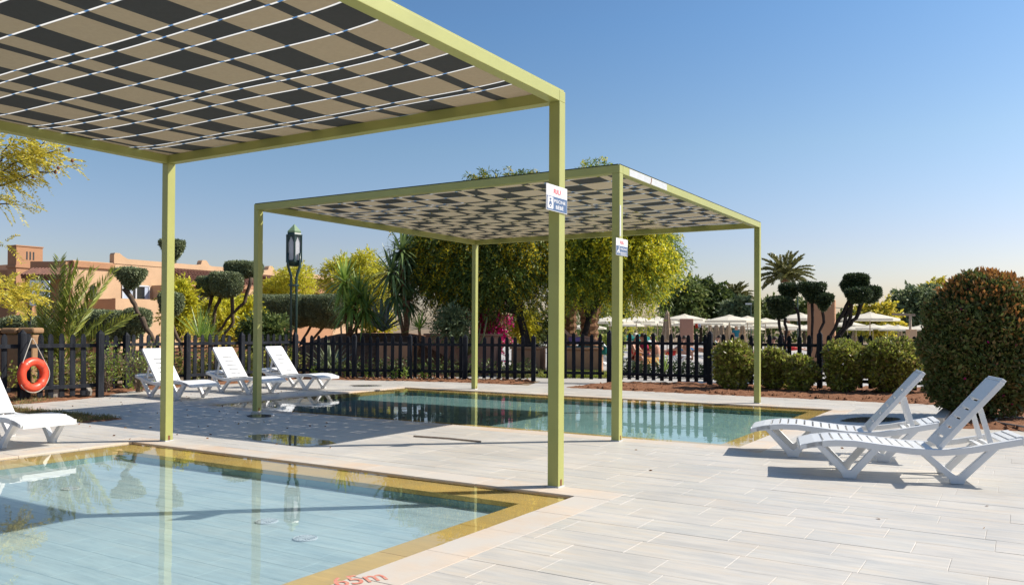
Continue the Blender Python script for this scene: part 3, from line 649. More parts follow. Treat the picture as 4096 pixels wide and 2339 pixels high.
# ---------------------------------------------------------------- signs
def text_mesh(name, body, mat, o, ex, ey, ez, size_x, size_y, parent, origin, bold=0.0, align='CENTER'):
    cu = bpy.data.curves.new(name, 'FONT'); cu.body = body; cu.size = 1.0; cu.extrude = 0.0; cu.offset = bold; cu.align_x = 'LEFT'
    tmp = bpy.data.objects.new('tmp_text', cu); C.objects.link(tmp)
    dg = bpy.context.evaluated_depsgraph_get(); me = bpy.data.meshes.new_from_object(tmp.evaluated_get(dg))
    bpy.data.objects.remove(tmp); bpy.data.curves.remove(cu)
    co = np.array([v.co[:] for v in me.vertices]); mn, mx = co.min(0), co.max(0); w, h = mx[0] - mn[0], mx[1] - mn[1]
    for v in me.vertices:
        x = (v.co.x - mn[0]) / w * size_x; y = (v.co.y - mn[1]) / h * size_y
        v.co = tuple(np.asarray(o) + np.asarray(ex) * x + np.asarray(ey) * y - np.asarray(origin))
    me.materials.clear(); me.materials.append(M[mat]); me.name = name
    ob = bpy.data.objects.new(name, me); C.objects.link(ob); ob.parent = parent; return ob
def disc(cx, cy, r, n=18, a0=0, a1=2 * math.pi): return [(cx + r * math.cos(a0 + (a1 - a0) * k / n), cy + r * math.sin(a0 + (a1 - a0) * k / n)) for k in range(n + (a1 - a0 < 6))]
def pool_sign(label, a0, a1, z0, z1, b, line1, line2, baby):
    o = D(a0, b, z0); root = thing('pool_sign', label, 'sign', o, 'pool signs screwed to the pergola posts'); w, h = a1 - a0, z1 - z0; t = 0.006
    mb = MB(); mb.obox(o, U2_3 * w, Z3 * h, V_3 * t); mb.build('board', 'sign_white', root, o)
    f = o + V_3 * (t + 0.0006)
    bl = MB(); bl.prism([(w * .015, h * .02), (w * .985, h * .02), (w * .985, h * .555), (w * .015, h * .555)], f, U2_3, Z3, V_3 * 0.0005); bl.build('blue_field', 'sign_blue', root, o)
    f2 = f + V_3 * 0.0012
    text_mesh('lettering', 'RIU', 'sign_red', f2 + U2_3 * w * .34 + Z3 * h * .67, U2_3, Z3, V_3, w * .34, h * .19, root, o, 0.02)
    text_mesh('lettering', line1, 'sign_white', f2 + U2_3 * w * .36 + Z3 * h * .335, U2_3, Z3, V_3, w * .55, h * .125, root, o, 0.012)
    text_mesh('lettering', line2, 'sign_white', f2 + U2_3 * w * (.44 if baby else .37) + Z3 * h * .10, U2_3, Z3, V_3, w * (.37 if baby else .52), h * (.17 if baby else .125), root, o, 0.012)
    ic = MB()
    def P(pts, mi=0, lift=0.0): ic.prism([(w * x, h * y) for x, y in pts], f2 + V_3 * lift, U2_3, Z3, V_3 * 0.0004, mi)
    if baby:      # white rounded panel with a dark seated baby
        P([(.06, .07), (.30, .07), (.315, .10), (.315, .49), (.30, .525), (.06, .525), (.045, .49), (.045, .10)])
        P(disc(.18, .43, .045), 1, .0008); P([(.10, .20), (.14, .36), (.22, .36), (.26, .20), (.225, .20), (.21, .26), (.215, .13), (.145, .13), (.15, .26), (.135, .20)], 1, .0008)
        P([(.145, .225), (.215, .225), (.205, .185), (.155, .185)], 0, .0016)
    else:         # white figure on a slide edge above a wave line
        P(disc(.245, .47, .035)); P([(.16, .24), (.22, .43), (.27, .41), (.25, .30), (.30, .20), (.25, .17), (.20, .22)]); P([(.06, .16), (.32, .16), (.32, .13), (.06, .13)]); P([(.10, .27), (.17, .27), (.14, .18), (.07, .18)])
        P([(.37, .055), (.9, .055), (.9, .075), (.37, .075)])
    ic.build('pictogram', ['sign_white', 'sign_blue'], root, o)
pool_sign('larger white and blue sign reading PISCINE BÉBÉ on the near pergola post', 6.246, 6.626, 2.435, 2.662, B1 + 0.004, 'PISCINE', 'BÉBÉ', True)
pool_sign('smaller white and blue sign reading PISCINE ENFANTS on the far pergola post', 9.492, 9.842, 2.335, 2.548, B2 + 0.004, 'PISCINE', 'ENFANTS', False)
pt = D(3.36, -3.17, 0.003); mk = thing('depth_mark', 'faded red hand painted 65m depth mark on the peach pool edge', 'painted mark', pt)
text_mesh('lettering', '65m', 'red_paint', pt, unit(D(.88, .48)), unit(D(.48, -.88)), Z3, 0.29, 0.17, mk, pt, 0.01)
# ================================================================ FENCES
def picket_mesh(w, h, t, point=0.10):
    mb = MB(); pts = [(-w / 2, 0), (w / 2, 0), (w / 2, h - point)] + [(w / 2 * math.cos(k * math.pi / 8), h - point + point * math.sin(k * math.pi / 8)) for k in (1, 2, 3, 4, 5, 6, 7)] + [(-w / 2, h - point)]
    mb.prism(pts, (0, -t / 2, 0), (1, 0, 0), (0, 0, 1), (0, t, 0)); return mb
def post_mesh(w, h):
    mb = MB(); mb.box((0, 0, (h - .09) / 2), (w, w, h - .09)); s = w / 2
    mb.add([(-s, -s, h - .088), (s, -s, h - .088), (s, s, h - .088), (-s, s, h - .088), (0, 0, h)], [(0, 1, 4), (1, 2, 4), (2, 3, 4), (3, 0, 4)]); return mb
_pk = {}
def fence(name, label, cat, p0, p1, hp, hpost, spacing=0.208, posts=(), z0=0.05, front=True, skip=()):
    p0, p1 = np.array([*p0, 0.]), np.array([*p1, 0.]); d = p1 - p0; L = np.linalg.norm(d); rz = math.atan2(d[1], d[0])
    root = thing(name, label, cat, p0, None, rz)
    n = int(L / spacing)
    for k in range(n + 1):
        x = (k + .5) * spacing
        if x > L - .04 or any(abs(x - q) < 0.11 for q in posts) or k in skip: continue
        hh = round(hp + random.choice((-0.015, 0, 0.012)), 3)
        if hh not in _pk: o = picket_mesh(0.098, hh - z0, 0.022).build('picket', 'fence', root, bevel=0); _pk[hh] = o.data
        else: o = bpy.data.objects.new('picket', _pk[hh]); C.objects.link(o); o.parent = root
        o.location = (x + random.uniform(-.012, .012), 0.034, z0 + random.uniform(-.012, .012)); o.rotation_euler = (0, random.uniform(-.012, .012), 0)
    for zr in (0.24, hp - 0.23):
        mb = MB(); mb.box((L / 2, 0, zr), (L, 0.045, 0.075)); mb.build('rail', 'fence', root, bevel=0.003)
    for q in posts:
        key = ('post', hpost)
        if key not in _pk: o = post_mesh(0.115, hpost).build('post', 'fence', root); _pk[key] = o.data
        else: o = bpy.data.objects.new('post', _pk[key]); C.objects.link(o); o.parent = root
        o.location = (q, -0.085, 0)
    return root
fence('picket_fence', 'short black picket fence section behind the orange life ring', 'fence', (-11.0, 13.05), (-8.30, 16.80), 1.27, 1.36, 0.21, (1.47, 3.10, 4.57))
fence('picket_fence', 'weathered black picket fence running behind the three loungers', 'fence', (-9.05, 18.45), (-5.97, 23.42), 1.24, 1.30, 0.21, (0.5, 2.1, 3.75, 5.6))
fence('picket_fence', 'black picket fence between the lamp post and the gate, below the agave', 'fence', (-5.97, 23.42), (0.72, 22.55), 1.20, 1.27, 0.214, (1.62, 3.20, 4.75, 6.62))
fence('gate', 'closed black picket gate at the path behind the tall pergola post', 'gate', (0.86, 22.52), (2.46, 22.22), 1.27, 1.38, 0.232, (), 0.085)
fence('picket_fence', 'black picket fence behind the row of round bushes', 'fence', (2.58, 22.18), (10.6, 17.7), 1.285, 1.40, 0.226, (0.06, 2.75, 5.35, 7.7), 0.09)
# ================================================================ SUN LOUNGERS
RAIL = [(0.0, .30), (.12, .335), (.30, .362), (.50, .362), (.75, .335), (1.0, .312), (1.22, .31), (1.45, .338), (1.70, .395), (1.90, .44)]
def rail_z(x): return float(np.interp(x, [p[0] for p in RAIL], [p[1] for p in RAIL]))
def make_lounger():
    root = thing('sun_lounger', 'x', 'sun lounger', (0, 0, 0), 'white plastic sun loungers around the pools')
    xs = np.linspace(0.0, 1.90, 24)
    fr = MB()
    for sy in (-1, 1):
        vs = []; fs = []
        for x in xs:
            z = rail_z(x); y0, y1 = sy * .325, sy * .268; hh = .062 if x > .15 else .045 + .1 * x
            vs += [(x, y0, z - hh), (x, y0, z), (x, y1, z + .002), (x, y1, z - hh * .8)]
        for i in range(len(xs) - 1):
            for k in range(4): fs.append((i * 4 + k, i * 4 + (k + 1) % 4, (i + 1) * 4 + (k + 1) % 4, (i + 1) * 4 + k) if sy < 0 else (i * 4 + k, (i + 1) * 4 + k, (i + 1) * 4 + (k + 1) % 4, i * 4 + (k + 1) % 4))
        n = len(xs) - 1; fs += [(0, 1, 2, 3), (n * 4 + 3, n * 4 + 2, n * 4 + 1, n * 4)]
        fr.add(vs, fs)
    for x in (1.60,): fr.beam((x, -.268, rail_z(x) - .04), (x, .268, rail_z(x) - .04), .05, .03, (1, 0, 0))
    fr.build('seat_frame', 'plastic', root, bevel=0.006)
    fp = MB(); fx = [-.012, .0, .06, .13, .205]; vs = []; fs = []                  # rounded foot panel
    for x in fx:
        z = rail_z(max(x, 0)) + .004; e = .325 if x > .05 else .30
        vs += [(x, -e, z - (.055 if x > -.01 else .05)), (x, -e, z - .004 if x > -.01 else z - .02), (x, e, z - .004 if x > -.01 else z - .02), (x, e, z - (.055 if x > -.01 else .05))]
    for i in range(len(fx) - 1):
        for k in range(4): fs.append((i * 4 + k, i * 4 + (k + 1) % 4, (i + 1) * 4 + (k + 1) % 4, (i + 1) * 4 + k))
    fs += [(0, 1, 2, 3), (19, 18, 17, 16)]; fp.add(vs, fs); fp.build('foot_panel', 'plastic', root, bevel=0.005)
    hp = MB()
    for i in range(3):
        x0, x1 = 1.74 + i * .06, 1.74 + (i + 1) * .06; hp.beam((x0, 0, rail_z(x0) - .012 + .008 * i), (x1, 0, rail_z(x1) - .012 + .008 * i), .52, .022)
    hp.build('head_panel', 'plastic', root, bevel=0.004)
    for k in range(11):
        x0 = 0.222 + k * .0885; x1 = x0 + .068
        z0, z1 = rail_z(x0), rail_z(x1); mb = MB(); vs = []; ys = (-.272, -.25, .25, .272)
        for x, z in ((x0, z0), (x1, z1)):
            for y in ys: vs.append((x, y, z - (0.002 if abs(y) > .26 else .001)))
            for y in ys: vs.append((x, y, z - .028))
        mb.add(vs, [(0, 8, 9, 1), (1, 9, 10, 2), (2, 10, 11, 3), (4, 5, 13, 12), (5, 6, 14, 13), (6, 7, 15, 14), (0, 1, 5, 4), (1, 2, 6, 5), (2, 3, 7, 6), (8, 12, 13, 9), (9, 13, 14, 10), (10, 14, 15, 11), (0, 4, 12, 8), (3, 11, 15, 7)])
        mb.build('slat', 'plastic', root)
    ang = math.radians(50); ux, uz = math.cos(ang), math.sin(ang); hx, hz = 1.235, .325
    def bp(t, y, n=0): return np.array([hx + ux * t - uz * n, y, hz + uz * t + ux * n])
    bk = MB()
    for sy in (-1, 1): bk.beam(bp(-.02, sy * .235), bp(.80, sy * .235), .055, .05)
    bk.beam(bp(.56, 0, .010), bp(.795, 0, .010), .42, .026); bk.beam(bp(.796, 0), bp(.83, 0), .50, .045)
    br = bk.build('backrest', 'plastic', root, bevel=0.006)
    for k in range(5):
        t0 = -.01 + k * .114; s = MB(); s.beam(bp(t0, 0, .010), bp(t0 + .092, 0, .010), .42, .022); s.build('slat', 'plastic', br)
        for sy in (-1, 1): e = MB(); e.beam(bp(t0 + .090, sy * .165, .008), bp(t0 + .116, sy * .165, .008), .09, .02); e.build('slat_joint', 'plastic', br)
    pr = MB()
    for sy in (-1, 1): pr.beam(bp(.50, sy * .19, -.03), (1.67, sy * .20, .35), .022, .045)
    pr.beam((1.66, -.22, .352), (1.66, .22, .352), .035, .03, (1, 0, 0)); pr.build('prop', 'plastic', root, bevel=0.003)
    def vleg(x0, xb, xb2, x1, sy):
        mb = MB(); y = sy * .295; z0, z1 = rail_z(x0) - .05, rail_z(x1) - .05; t = .058
        pts = [(x0 - .012, z0), (x0 + .062, z0), (xb + .05, .075), (xb2 - .05, .075), (x1 - .062, z1), (x1 + .015, z1), (xb2 + .012, .045), (xb2 - .005, .0), (xb + .005, .0), (xb - .012, .045)]
        n = len(pts); out = sy * .004
        vs = [(x, y - t / 2, z) for x, z in pts] + [(x, y + t / 2, z) for x, z in pts]
        # outline is concave: build it as five quads
        q = [(0, 1, 2, 9), (9, 2, 3, 6), (9, 6, 7, 8), (6, 3, 4, 5)]
        fs = [tuple(reversed(f)) for f in q] + [tuple(i + n for i in f) for f in q] + [(i, (i + 1) % n, (i + 1) % n + n, i + n) for i in range(n)]
        mb.add(vs, fs); mb.build('leg', 'plastic', root, bevel=0.006)
    for sy in (-1, 1): vleg(.16, .385, .505, .70, sy); vleg(1.07, 1.305, 1.425, 1.70, sy)
    return root
LOUNGERS = [((2.88, 8.355), -17.0, 'near white lounger on the right with its backrest raised, in front of its twin'),
            ((2.81, 9.70), -19.6, 'second white lounger on the right, beside the corner of the children pool'),
            ((-5.99, 16.24), 144.6, 'white lounger partly hidden by the left post of the near pergola'),
            ((-5.03, 17.62), 145.2, 'middle white lounger of the three in front of the weathered fence'),
            ((-4.16, 19.0), 150.5, 'farthest white lounger of the three, next to the lamp post'),
            ((-5.36, 9.66), 149.0, 'white lounger cut by the left frame edge beside the baby pool')]
lounger0 = make_lounger()
BACK_LOUNGERS = [((3.2, 28.4), 165, 'white lounger beyond the fence with a man in jeans beside it'), ((5.3, 33.0), 170, 'white lounger beyond the fence under a big folded parasol'),
                 ((7.6, 35.5), 160, 'white lounger with an orange towel beyond the round bushes'), ((8.9, 31.0), 175, 'white lounger beyond the fence left of the leaning topiary'), ((10.6, 36), 165, 'white lounger far behind the terracotta slab')]
for i, (p, a, lb) in enumerate(LOUNGERS + BACK_LOUNGERS):
    o = lounger0 if i == 0 else copy_tree(lounger0)
    o.location = (p[0], p[1], 0.0 if i < 6 else -0.02); o.rotation_euler = (0, 0, math.radians(a)); o['label'] = lb
    if i >= 6: o['group'] = 'sun loungers beyond the fence'
# ================================================================ LAMP POST
def lamp_post():
    Y = 24.15; base = atx(1174, Y, 0.0); root = thing('lamp_post', 'tall dark green lamp post with a six sided lantern at the fence', 'lamp post', base)
    zt = 4.42; s = Y / F_PX
    def z(py): return EYE + (1311 - py) * s
    for k in range(4):
        t = math.pi / 4 + k * math.pi / 2 + .2; c, sn = math.cos(t), math.sin(t)
        pts = [(.105, 0.), (.105, z(1115)), (.115, z(1100)), (.22, z(1068)), (.235, z(1060)), (.235, z(1012))]
        mb = MB(); mb.tube([(r * c, r * sn, zz) for r, zz in pts], .033, 8); mb.build('pole', 'lamp_green', root, smooth=True)
    mb = MB(); mb.lathe([(.14, z(1143)), (.15, z(1142)), (.15, z(1137)), (.14, z(1136))], n=14); mb.lathe([(.2, 0), (.2, .05), (.15, .09), (.15, .12)], n=14); mb.build('clamp_ring', 'lamp_green', root)
    zb, ze = z(1045), z(942); R = .235
    hx = lambda r, k: (r * math.cos(math.pi / 6 + k * math.pi / 3 + .32), r * math.sin(math.pi / 6 + k * math.pi / 3 + .32))
    pn = MB(); pn.lathe([(R * .8, zb), (R * .8, ze)], n=6); pn2 = MB()
    for k in range(6):
        (x0, y0), (x1, y1) = hx(R * .86, k), hx(R * .86, k + 1); p0, p1 = np.array([x0, y0, 0]), np.array([x1, y1, 0]); e = p1 - p0; nrm = unit(np.cross(e, Z3)); w = np.linalg.norm(e); e = e / w
        o = p0 + Z3 * zb; pan = MB(); pan.obox(o + e * .01, e * (w - .02), nrm * .006, Z3 * (ze - zb)); lp = pan.build('pane', 'opal', root)
        h = ze - zb; fr = MB()          # fretwork with a stepped arch opening
        for x0_, x1_, y0_, y1_ in ((0, .11, 0, 1), (.89, 1, 0, 1), (.11, .89, 0, .05), (.11, .22, .05, .085), (.78, .89, .05, .085), (.11, .89, .94, 1), (.11, .20, .76, .94), (.80, .89, .76, .94), (.20, .31, .83, .94), (.69, .80, .83, .94), (.31, .38, .89, .94), (.62, .69, .89, .94)):
            fr.obox(o + nrm * .007 + e * (x0_ * w) + Z3 * (y0_ * h), e * (w * (x1_ - x0_)), nrm * .012, Z3 * (h * (y1_ - y0_)))
        fr.build('fretwork', 'lamp_green', lp)
        c = MB(); px, py = hx(R, k); c.tube([(px, py, zb - .02), (px, py, ze + .01)], .02, 6); c.build('corner_bar', 'lamp_green', root)
    b = MB(); b.lathe([(.13, z(1063)), (.21, z(1052)), (.245, zb - .012), (.245, zb)], n=6); b.build('lantern_base', 'lamp_green', root).rotation_euler = (0, 0, math.pi / 6 + .32); b = MB(); b.lathe([(.26, ze), (.26, ze + .03), (.22, ze + .04), (.205, ze + .08)], n=6); b.build('lantern_collar', 'lamp_green', root).rotation_euler = (0, 0, math.pi / 6 + .32)
    c = MB(); c.lathe([(.21, ze + .08), (.215, ze + .13), (.205, ze + .14), (.006, zt)], n=6); c.build('cap', 'lamp_cap', root).rotation_euler = (0, 0, math.pi / 6 + .32)
lamp_post()
# ================================================================ LIFE RING, BENCH AND SMALL THINGS
def life_ring():
    p = at(132, 1498, 15.55); root = thing('life_ring', 'orange red life ring hanging by a rope on the black fence', 'life ring', p, None, math.radians(72))
    mb = MB(); R, r = .245, .08; nu, nv = 40, 14; vs = []
    for i in range(nu):
        u = 2 * math.pi * i / nu; k = 1.12 if i % 10 in (0, 1) else 1.0
        for j in range(nv):
            v = 2 * math.pi * j / nv; rr = r * k; vs.append(((R + rr * math.cos(v)) * math.cos(u + .75), rr * math.sin(v) * .95, (R + rr * math.cos(v)) * math.sin(u + .75)))
    mb.add(vs, [(i * nv + j, ((i + 1) % nu) * nv + j, ((i + 1) % nu) * nv + (j + 1) % nv, i * nv + (j + 1) % nv) for i in range(nu) for j in range(nv)]); mb.build('ring', 'buoy', root, smooth=True)
    for q in (.75, 2.32, 3.89, 5.46):
        bd = MB(); vs = []
        for i in range(4):
            u = q + (i - 1.5) * .10
            for j in range(16):
                v = 2 * math.pi * j / 16; rr = r * 1.035; vs.append(((R + rr * math.cos(v)) * math.cos(u), rr * math.sin(v) * .97, (R + rr * math.cos(v)) * math.sin(u)))
        bd.add(vs, [(i * 16 + j, (i + 1) * 16 + j, (i + 1) * 16 + (j + 1) % 16, i * 16 + (j + 1) % 16) for i in range(3) for j in range(16)]); bd.build('band', 'buoy_dark', root, smooth=True)
    g = MB(); g.tube([((R + r * 1.08) * math.cos(a) * (1 + .03 * math.cos(4 * a)), -.03, (R + r * 1.08) * math.sin(a)) for a in np.linspace(-2.6, .8, 24)], .007, 5); g.build('grab_line', 'rope', root)
    h = MB(); h.tube([(-.25, -.03, .23), (-.03, .02, .66), (.0, .05, .68), (.02, .02, .66), (.23, -.03, .24)], .007, 5); h.build('hanging_rope', 'rope', root)
life_ring()
def bench():
    p = gnd(185, 1597); root = thing('stone_bench', 'thin slab on a rough concrete block under the life ring', 'bench', p, None, math.radians(48))
    b = MB(); b.box((.12, 0, .115), (.22, .26, .23)); b.build('block', 'concrete', root, bevel=.02)
    s = MB(); s.box((-.02, -.02, .25), (.62, .3, .035)); s.build('slab', 'concrete', root, bevel=.008)
    q = np.array([p[0], p[1], .268]); st = MB()
    st.lathe([(.02, 0), (.10, .02), (.11, .06), (.06, .10), (.01, .11)], n=8); o = st.build('stone', 'concrete'); o.location = tuple(q + [.02, -.01, 0]); tag(o, 'grey stone lying on the thin slab under the life ring', 'stone')
bench()
st = MB(); st.lathe([(.03, 0), (.11, .03), (.12, .12), (.07, .22), (.01, .24)], n=7); o = st.build('stone', 'concrete'); o.location = tuple(gnd(345, 1586)); tag(o, 'pale upright stone at the foot of the left fence', 'stone')
rp = [gnd(1655, 1743, .012), gnd(1790, 1752, .014), gnd(1924, 1765, .012)]
mb = MB(); mb.tube([q - rp[0] for q in rp], .011, 6); o = mb.build('rod', 'stick'); o.location = tuple(rp[0]); tag(o, 'dirty metal rod lying on the pale deck between the two pools', 'rod')
hz = [gnd(x, y, .06) for x, y in ((4200, 1668), (4096, 1669), (4020, 1668), (3985, 1673), (3980, 1682), (4005, 1691), (4060, 1700), (4150, 1715))]
mb = MB(); mb.tube([q - hz[0] for q in hz], .014, 7); o = mb.build('garden_hose', 'hose', smooth=True); o.location = tuple(hz[0]); tag(o, 'grey garden hose looped on the soil beside the big bush', 'hose')
kb = MB(); kb.dbox(13.72, 17.2, -1.17, -1.02, 0.004, 0.13); o = kb.build('kerb_stone', 'coping', origin=D(13.72, -1.17)); tag(o, 'pale raised kerb between the deck and the big round bush', 'kerb')
def puddle(pts, label):
    p = np.array([gnd(x, y, 0.0045) for x, y in pts]); c = p.mean(0); n = len(p); out = []
    for i in range(n):                                              # smooth and roughen the rim
        for t in (0, .25, .5, .75):
            a, b, c2, d = p[i - 1], p[i], p[(i + 1) % n], p[(i + 2) % n]
            q = 0.5 * ((2 * b) + (-a + c2) * t + (2 * a - 5 * b + 4 * c2 - d) * t * t + (-a + 3 * b - 3 * c2 + d) * t ** 3); out.append(q + np.append(RNG.normal(size=2) * .015, 0))
    mb = MB(); mb.add([q - c for q in out], [tuple(range(len(out)))]); 
    o = mb.build('puddle', 'puddle'); o.location = tuple(c)
    if o.data.polygons[0].normal.z < 0: o.data.flip_normals()
    tag(o, label, 'puddle', 'puddles on the deck')
puddle([(985, 1742), (1060, 1735), (1170, 1738), (1270, 1752), (1345, 1768), (1290, 1778), (1190, 1783), (1090, 1768), (1010, 1755)], 'long thin puddle at the corner of the canopy shadow between the pools')
puddle([(985, 1660), (1030, 1655), (1080, 1657), (1098, 1663), (1060, 1668), (1005, 1668)], 'small puddle at the foot of the far pergola left post')
puddle([(3360, 1680), (3440, 1668), (3530, 1666), (3600, 1672), (3560, 1684), (3440, 1688)], 'puddle between the right loungers and the big round bush')
puddle([(1400, 1540), (1470, 1538), (1530, 1541), (1480, 1545), (1420, 1545)], 'faint damp patch beyond the far corner of the children pool')
# ================================================================ BUILDINGS AND WALLS
def riad():
    og = D(25, -38.9, 0); root = thing('riad_building', 'terracotta riad with horned parapets and brown tiled roofs behind the clipped trees', 'building', og)
    bf = -38.9
    w = MB(); w.dbox(22.9, 46.0, bf - 10, bf, -1, 4.62); w.build('wall', 'stucco', root, og)
    def horned(pts, t0, t1): 
        m = MB(); m.prism(pts, D(0, bf + t0, 0), U2_3, Z3, V_3 * (t1 - t0)); return m
    def horn(x, w0, h): return [(x - w0 * 1.2, 4.86), (x - w0 * .55, 4.92), (x - w0 * .42, 4.86 + h * .8), (x - w0 * .25, 4.86 + h), (x + w0 * .25, 4.86 + h), (x + w0 * .45, 4.86 + h * .75), (x + w0 * .8, 4.90), (x + w0 * 1.2, 4.86)]
    pts = [(25.0, 4.6)] + [(25.0, 5.05), (25.05, 5.14), (25.3, 5.14), (25.5, 5.0), (25.75, 4.88)] + horn(30.4, .42, .3) + horn(35.2, .42, .3) + horn(41, .42, .3) + [(46.0, 4.86), (46.0, 4.6)]
    horned(pts, -.35, .03).build('parapet', 'stucco', root, og)
    lp = MB(); lp.dbox(22.9, 24.98, bf - .3, bf + .10, 4.30, 4.58); lp.build('eave', 'stucco2', root, og)
    def window(a0, a1, z0, z1, b=bf, depth=.16, curtain=True):
        f = MB(); t = .07
        for x0, x1, y0, y1 in ((a0, a0 + t, z0, z1), (a1 - t, a1, z0, z1), (a0, a1, z1 - t, z1), ((a0 + a1) / 2 - t / 2, (a0 + a1) / 2 + t / 2, z0, z1)): f.obox(D(x0, b + .004, y0), U2_3 * (x1 - x0), V_3 * .05, Z3 * (y1 - y0))
        fo = f.build('window', 'white_paint', root, og)
        g = MB(); g.obox(D(a0 + .01, b + .002, z0), U2_3 * (a1 - a0 - .02), V_3 * .012, Z3 * (z1 - z0 - .02)); g.build('pane', 'glass_dark', fo, og)
        if curtain:
            c = MB(); c.obox(D(a0 + .03, b + .020, z0), U2_3 * (a1 - a0) * .36, V_3 * .01, Z3 * (z1 - z0 - .06)); c.obox(D(a1 - (a1 - a0) * .18, b + .020, z0), U2_3 * (a1 - a0) * .12, V_3 * .01, Z3 * (z1 - z0 - .06)); c.build('curtain', 'board_blue', fo, og)
    window(25.45, 27.0, 2.1, 3.58)
    ar = MB(); ar.prism([(23.75, 2.0), (24.15, 2.0), (24.15, 3.25)] + disc(23.95, 3.25, .2, 8, 0, math.pi) + [(23.75, 3.25)], D(0, bf + .003, 0), U2_3, Z3, V_3 * .02); ar.build('arched_window', 'glass_dark', root, og)
    br = MB(); br.dbox(27.15, 27.35, bf, bf + .9, 0, 3.6); br.build('wall_fin', 'stucco', root, og)
    bl = MB(); bl.dbox(23.6, 27.2, bf + 2.05, bf + 2.35, -1, 2.78); bl.dbox(23.6, 23.9, bf + .002, bf + 2.05, -1, 2.76); bl.build('balcony_wall', 'stucco', root, og)
    def pent(a0, a1, zt, zb, out, wall_b):
        rf = MB(); rf.prism([(0, zt), (out, zb), (out, zb - .1), (0, zt - .12)], D(a0, wall_b, 0), V_3, Z3, U2_3 * (a1 - a0)); ro = rf.build('tiled_roof', 'rooftile', root, og)
        tl = MB(); n = int((a1 - a0) / .2)
        for k in range(n):
            a = a0 + (k + .5) * (a1 - a0) / n
            for j in range(4):
                t0, t1 = j / 4, (j + 1) / 4 + .03
                p = lambda t, dz: D(a, wall_b + out * t, zt + (zb - zt) * t + dz)
                tl.tube([p(t0, .02), p(min(t1, 1.02), .05)], .062, 6)
        tl.build('roof_tiling', 'rooftile', ro, og, kind='stuff')
        ev = MB(); ev.dbox(a0, a1, wall_b + out - .12, wall_b + out + .03, zb - .28, zb - .1); ev.build('eave', 'stucco2', root, og)
        lg = MB(); lg.dbox(a0 + .2, a1 - .2, wall_b + .002, wall_b + out * .35, 0, zb - .15); lg.build('shaded_loggia', 'stucco2', root, og)  # projecting block for a recessed loggia, its shade put into darker stucco
    pent(28.2, 33.3, 4.52, 3.88, 1.5, bf); window(29.6, 31.2, 2.3, 3.4, bf + .525, curtain=False)
    pent(34.4, 40.2, 4.52, 3.88, 1.5, bf); window(36.0, 37.8, 2.2, 3.4, bf + .525, curtain=False)
riad()
def left_house():
    o = np.array([-24.5, 38.0, 0]); root = thing('house', 'shaded orange house with a square slotted tower at the left edge', 'building', o)
    def B(name, x0, x1, y0, y1, z0, z1, mat='stucco2'):
        m = MB(); m.dbox(0, 0, 0, 0, 0, 0); m = MB(); p = at(x0, 1310, y0); q = at(x1, 1310, y0)
        m.obox((p[0], y0, z0), (q[0] - p[0], 0.0, 0), (-(y1 - y0) * .35, y1 - y0, 0), (0, 0, z1 - z0)); return m.build(name, mat, root, o)
    c = at(62, 1310, 38.0); ta, tb = float(c[:2] @ U2), float(c[:2] @ V)
    def T(name, a0, a1, b0, b1, z0, z1, mat='stucco2'):
        m = MB(); m.dbox(ta + a0, ta + a1, tb + b0, tb + b1, z0, z1); return m.build(name, mat, root, o)
    T('tower', 0, 1.2, -.75, 0, -1, 5.1); T('cornice', -.05, 1.25, -.80, .05, 4.12, 4.22); T('cornice', -.03, 1.23, -.78, .03, 5.101, 5.15)
    for k in range(3): T('tower_slot', .44 + k * .15, .51 + k * .15, -.1, .004, 4.50, 4.88, 'glass_dark')
    B('wall', -260, 62, 39.5, 46, -1, 4.1); B('wall', 115, 255, 37, 37.9, -1, 3.65); B('parapet', 118, 260, 37.4, 37.9, 3.6, 4.35)
    m = MB(); p, q = at(82, 1310, 36.2), at(258, 1310, 36.2); L = q[0] - p[0]
    m.prism([(0, 3.62), (.85, 3.95), (.85, 3.83), (0, 3.5)], (p[0], 36.2, 0), (0, 1, 0), (0, 0, 1), (L, 0, 0)); r = m.build('tiled_roof', 'rooftile', root, o)
    t = MB()
    for k in range(13):
        x = p[0] + (k + .5) * L / 13; t.tube([(x, 36.14, 3.64), (x, 37.0, 3.98)], .075, 6)
    t.build('roof_tiling', 'rooftile', r, o, kind='stuff')
    c = MB(); c.box((p[0] + .25, 36.5, 1.3), (.35, .35, 4.5)); c.build('porch_post', 'stucco2', root, o)
left_house()
def garden_wall():
    p1 = at(126, 1310, 17.1); o = np.array([p1[0] - 3.2, 17.1, 0]); root = thing('garden_wall', 'mud brown garden wall with a ragged coping behind the left fence', 'wall', o)
    m = MB(); m.box((p1[0] - 1.6, 17.3, .62), (3.2, .3, 1.25)); m.build('wall', 'mudwall', root, o, bevel=.03)
    for k in range(9):
        c = MB(); c.box((p1[0] - .12 - k * .36, 17.3, 1.31 + random.uniform(-.01, .02)), (.34, .40, .12)); c.build('coping_stone', 'mudwall', root, o, bevel=.04)
garden_wall()
def wall_block(label, px0, px1, Y, z1, depth, mat, name='planter_wall', z0=-.1, cap=False):
    p, q = at(px0, 1310, Y), at(px1, 1310, Y); L = (q[0] - p[0]); o = np.array([p[0], Y, 0]); root = thing(name, label, 'wall', o)
    m = MB(); m.obox((p[0], Y, z0), (L, -L * .16, 0), (depth * .16, depth, 0), (0, 0, z1 - z0)); m.build('wall', mat, root, o, bevel=.03)
    if cap:
        m = MB(); m.obox((p[0] - .05, Y - .05, z1 + .002), (L + .1, -L * .16, 0), (depth * .16, depth + .1, 0), (0, 0, .07)); m.build('coping', mat, root, o, bevel=.015)
wall_block('low shaded terracotta planter wall below the agave mound', 1505, 1640, 25.4, .98, 1.2, 'stucco2')
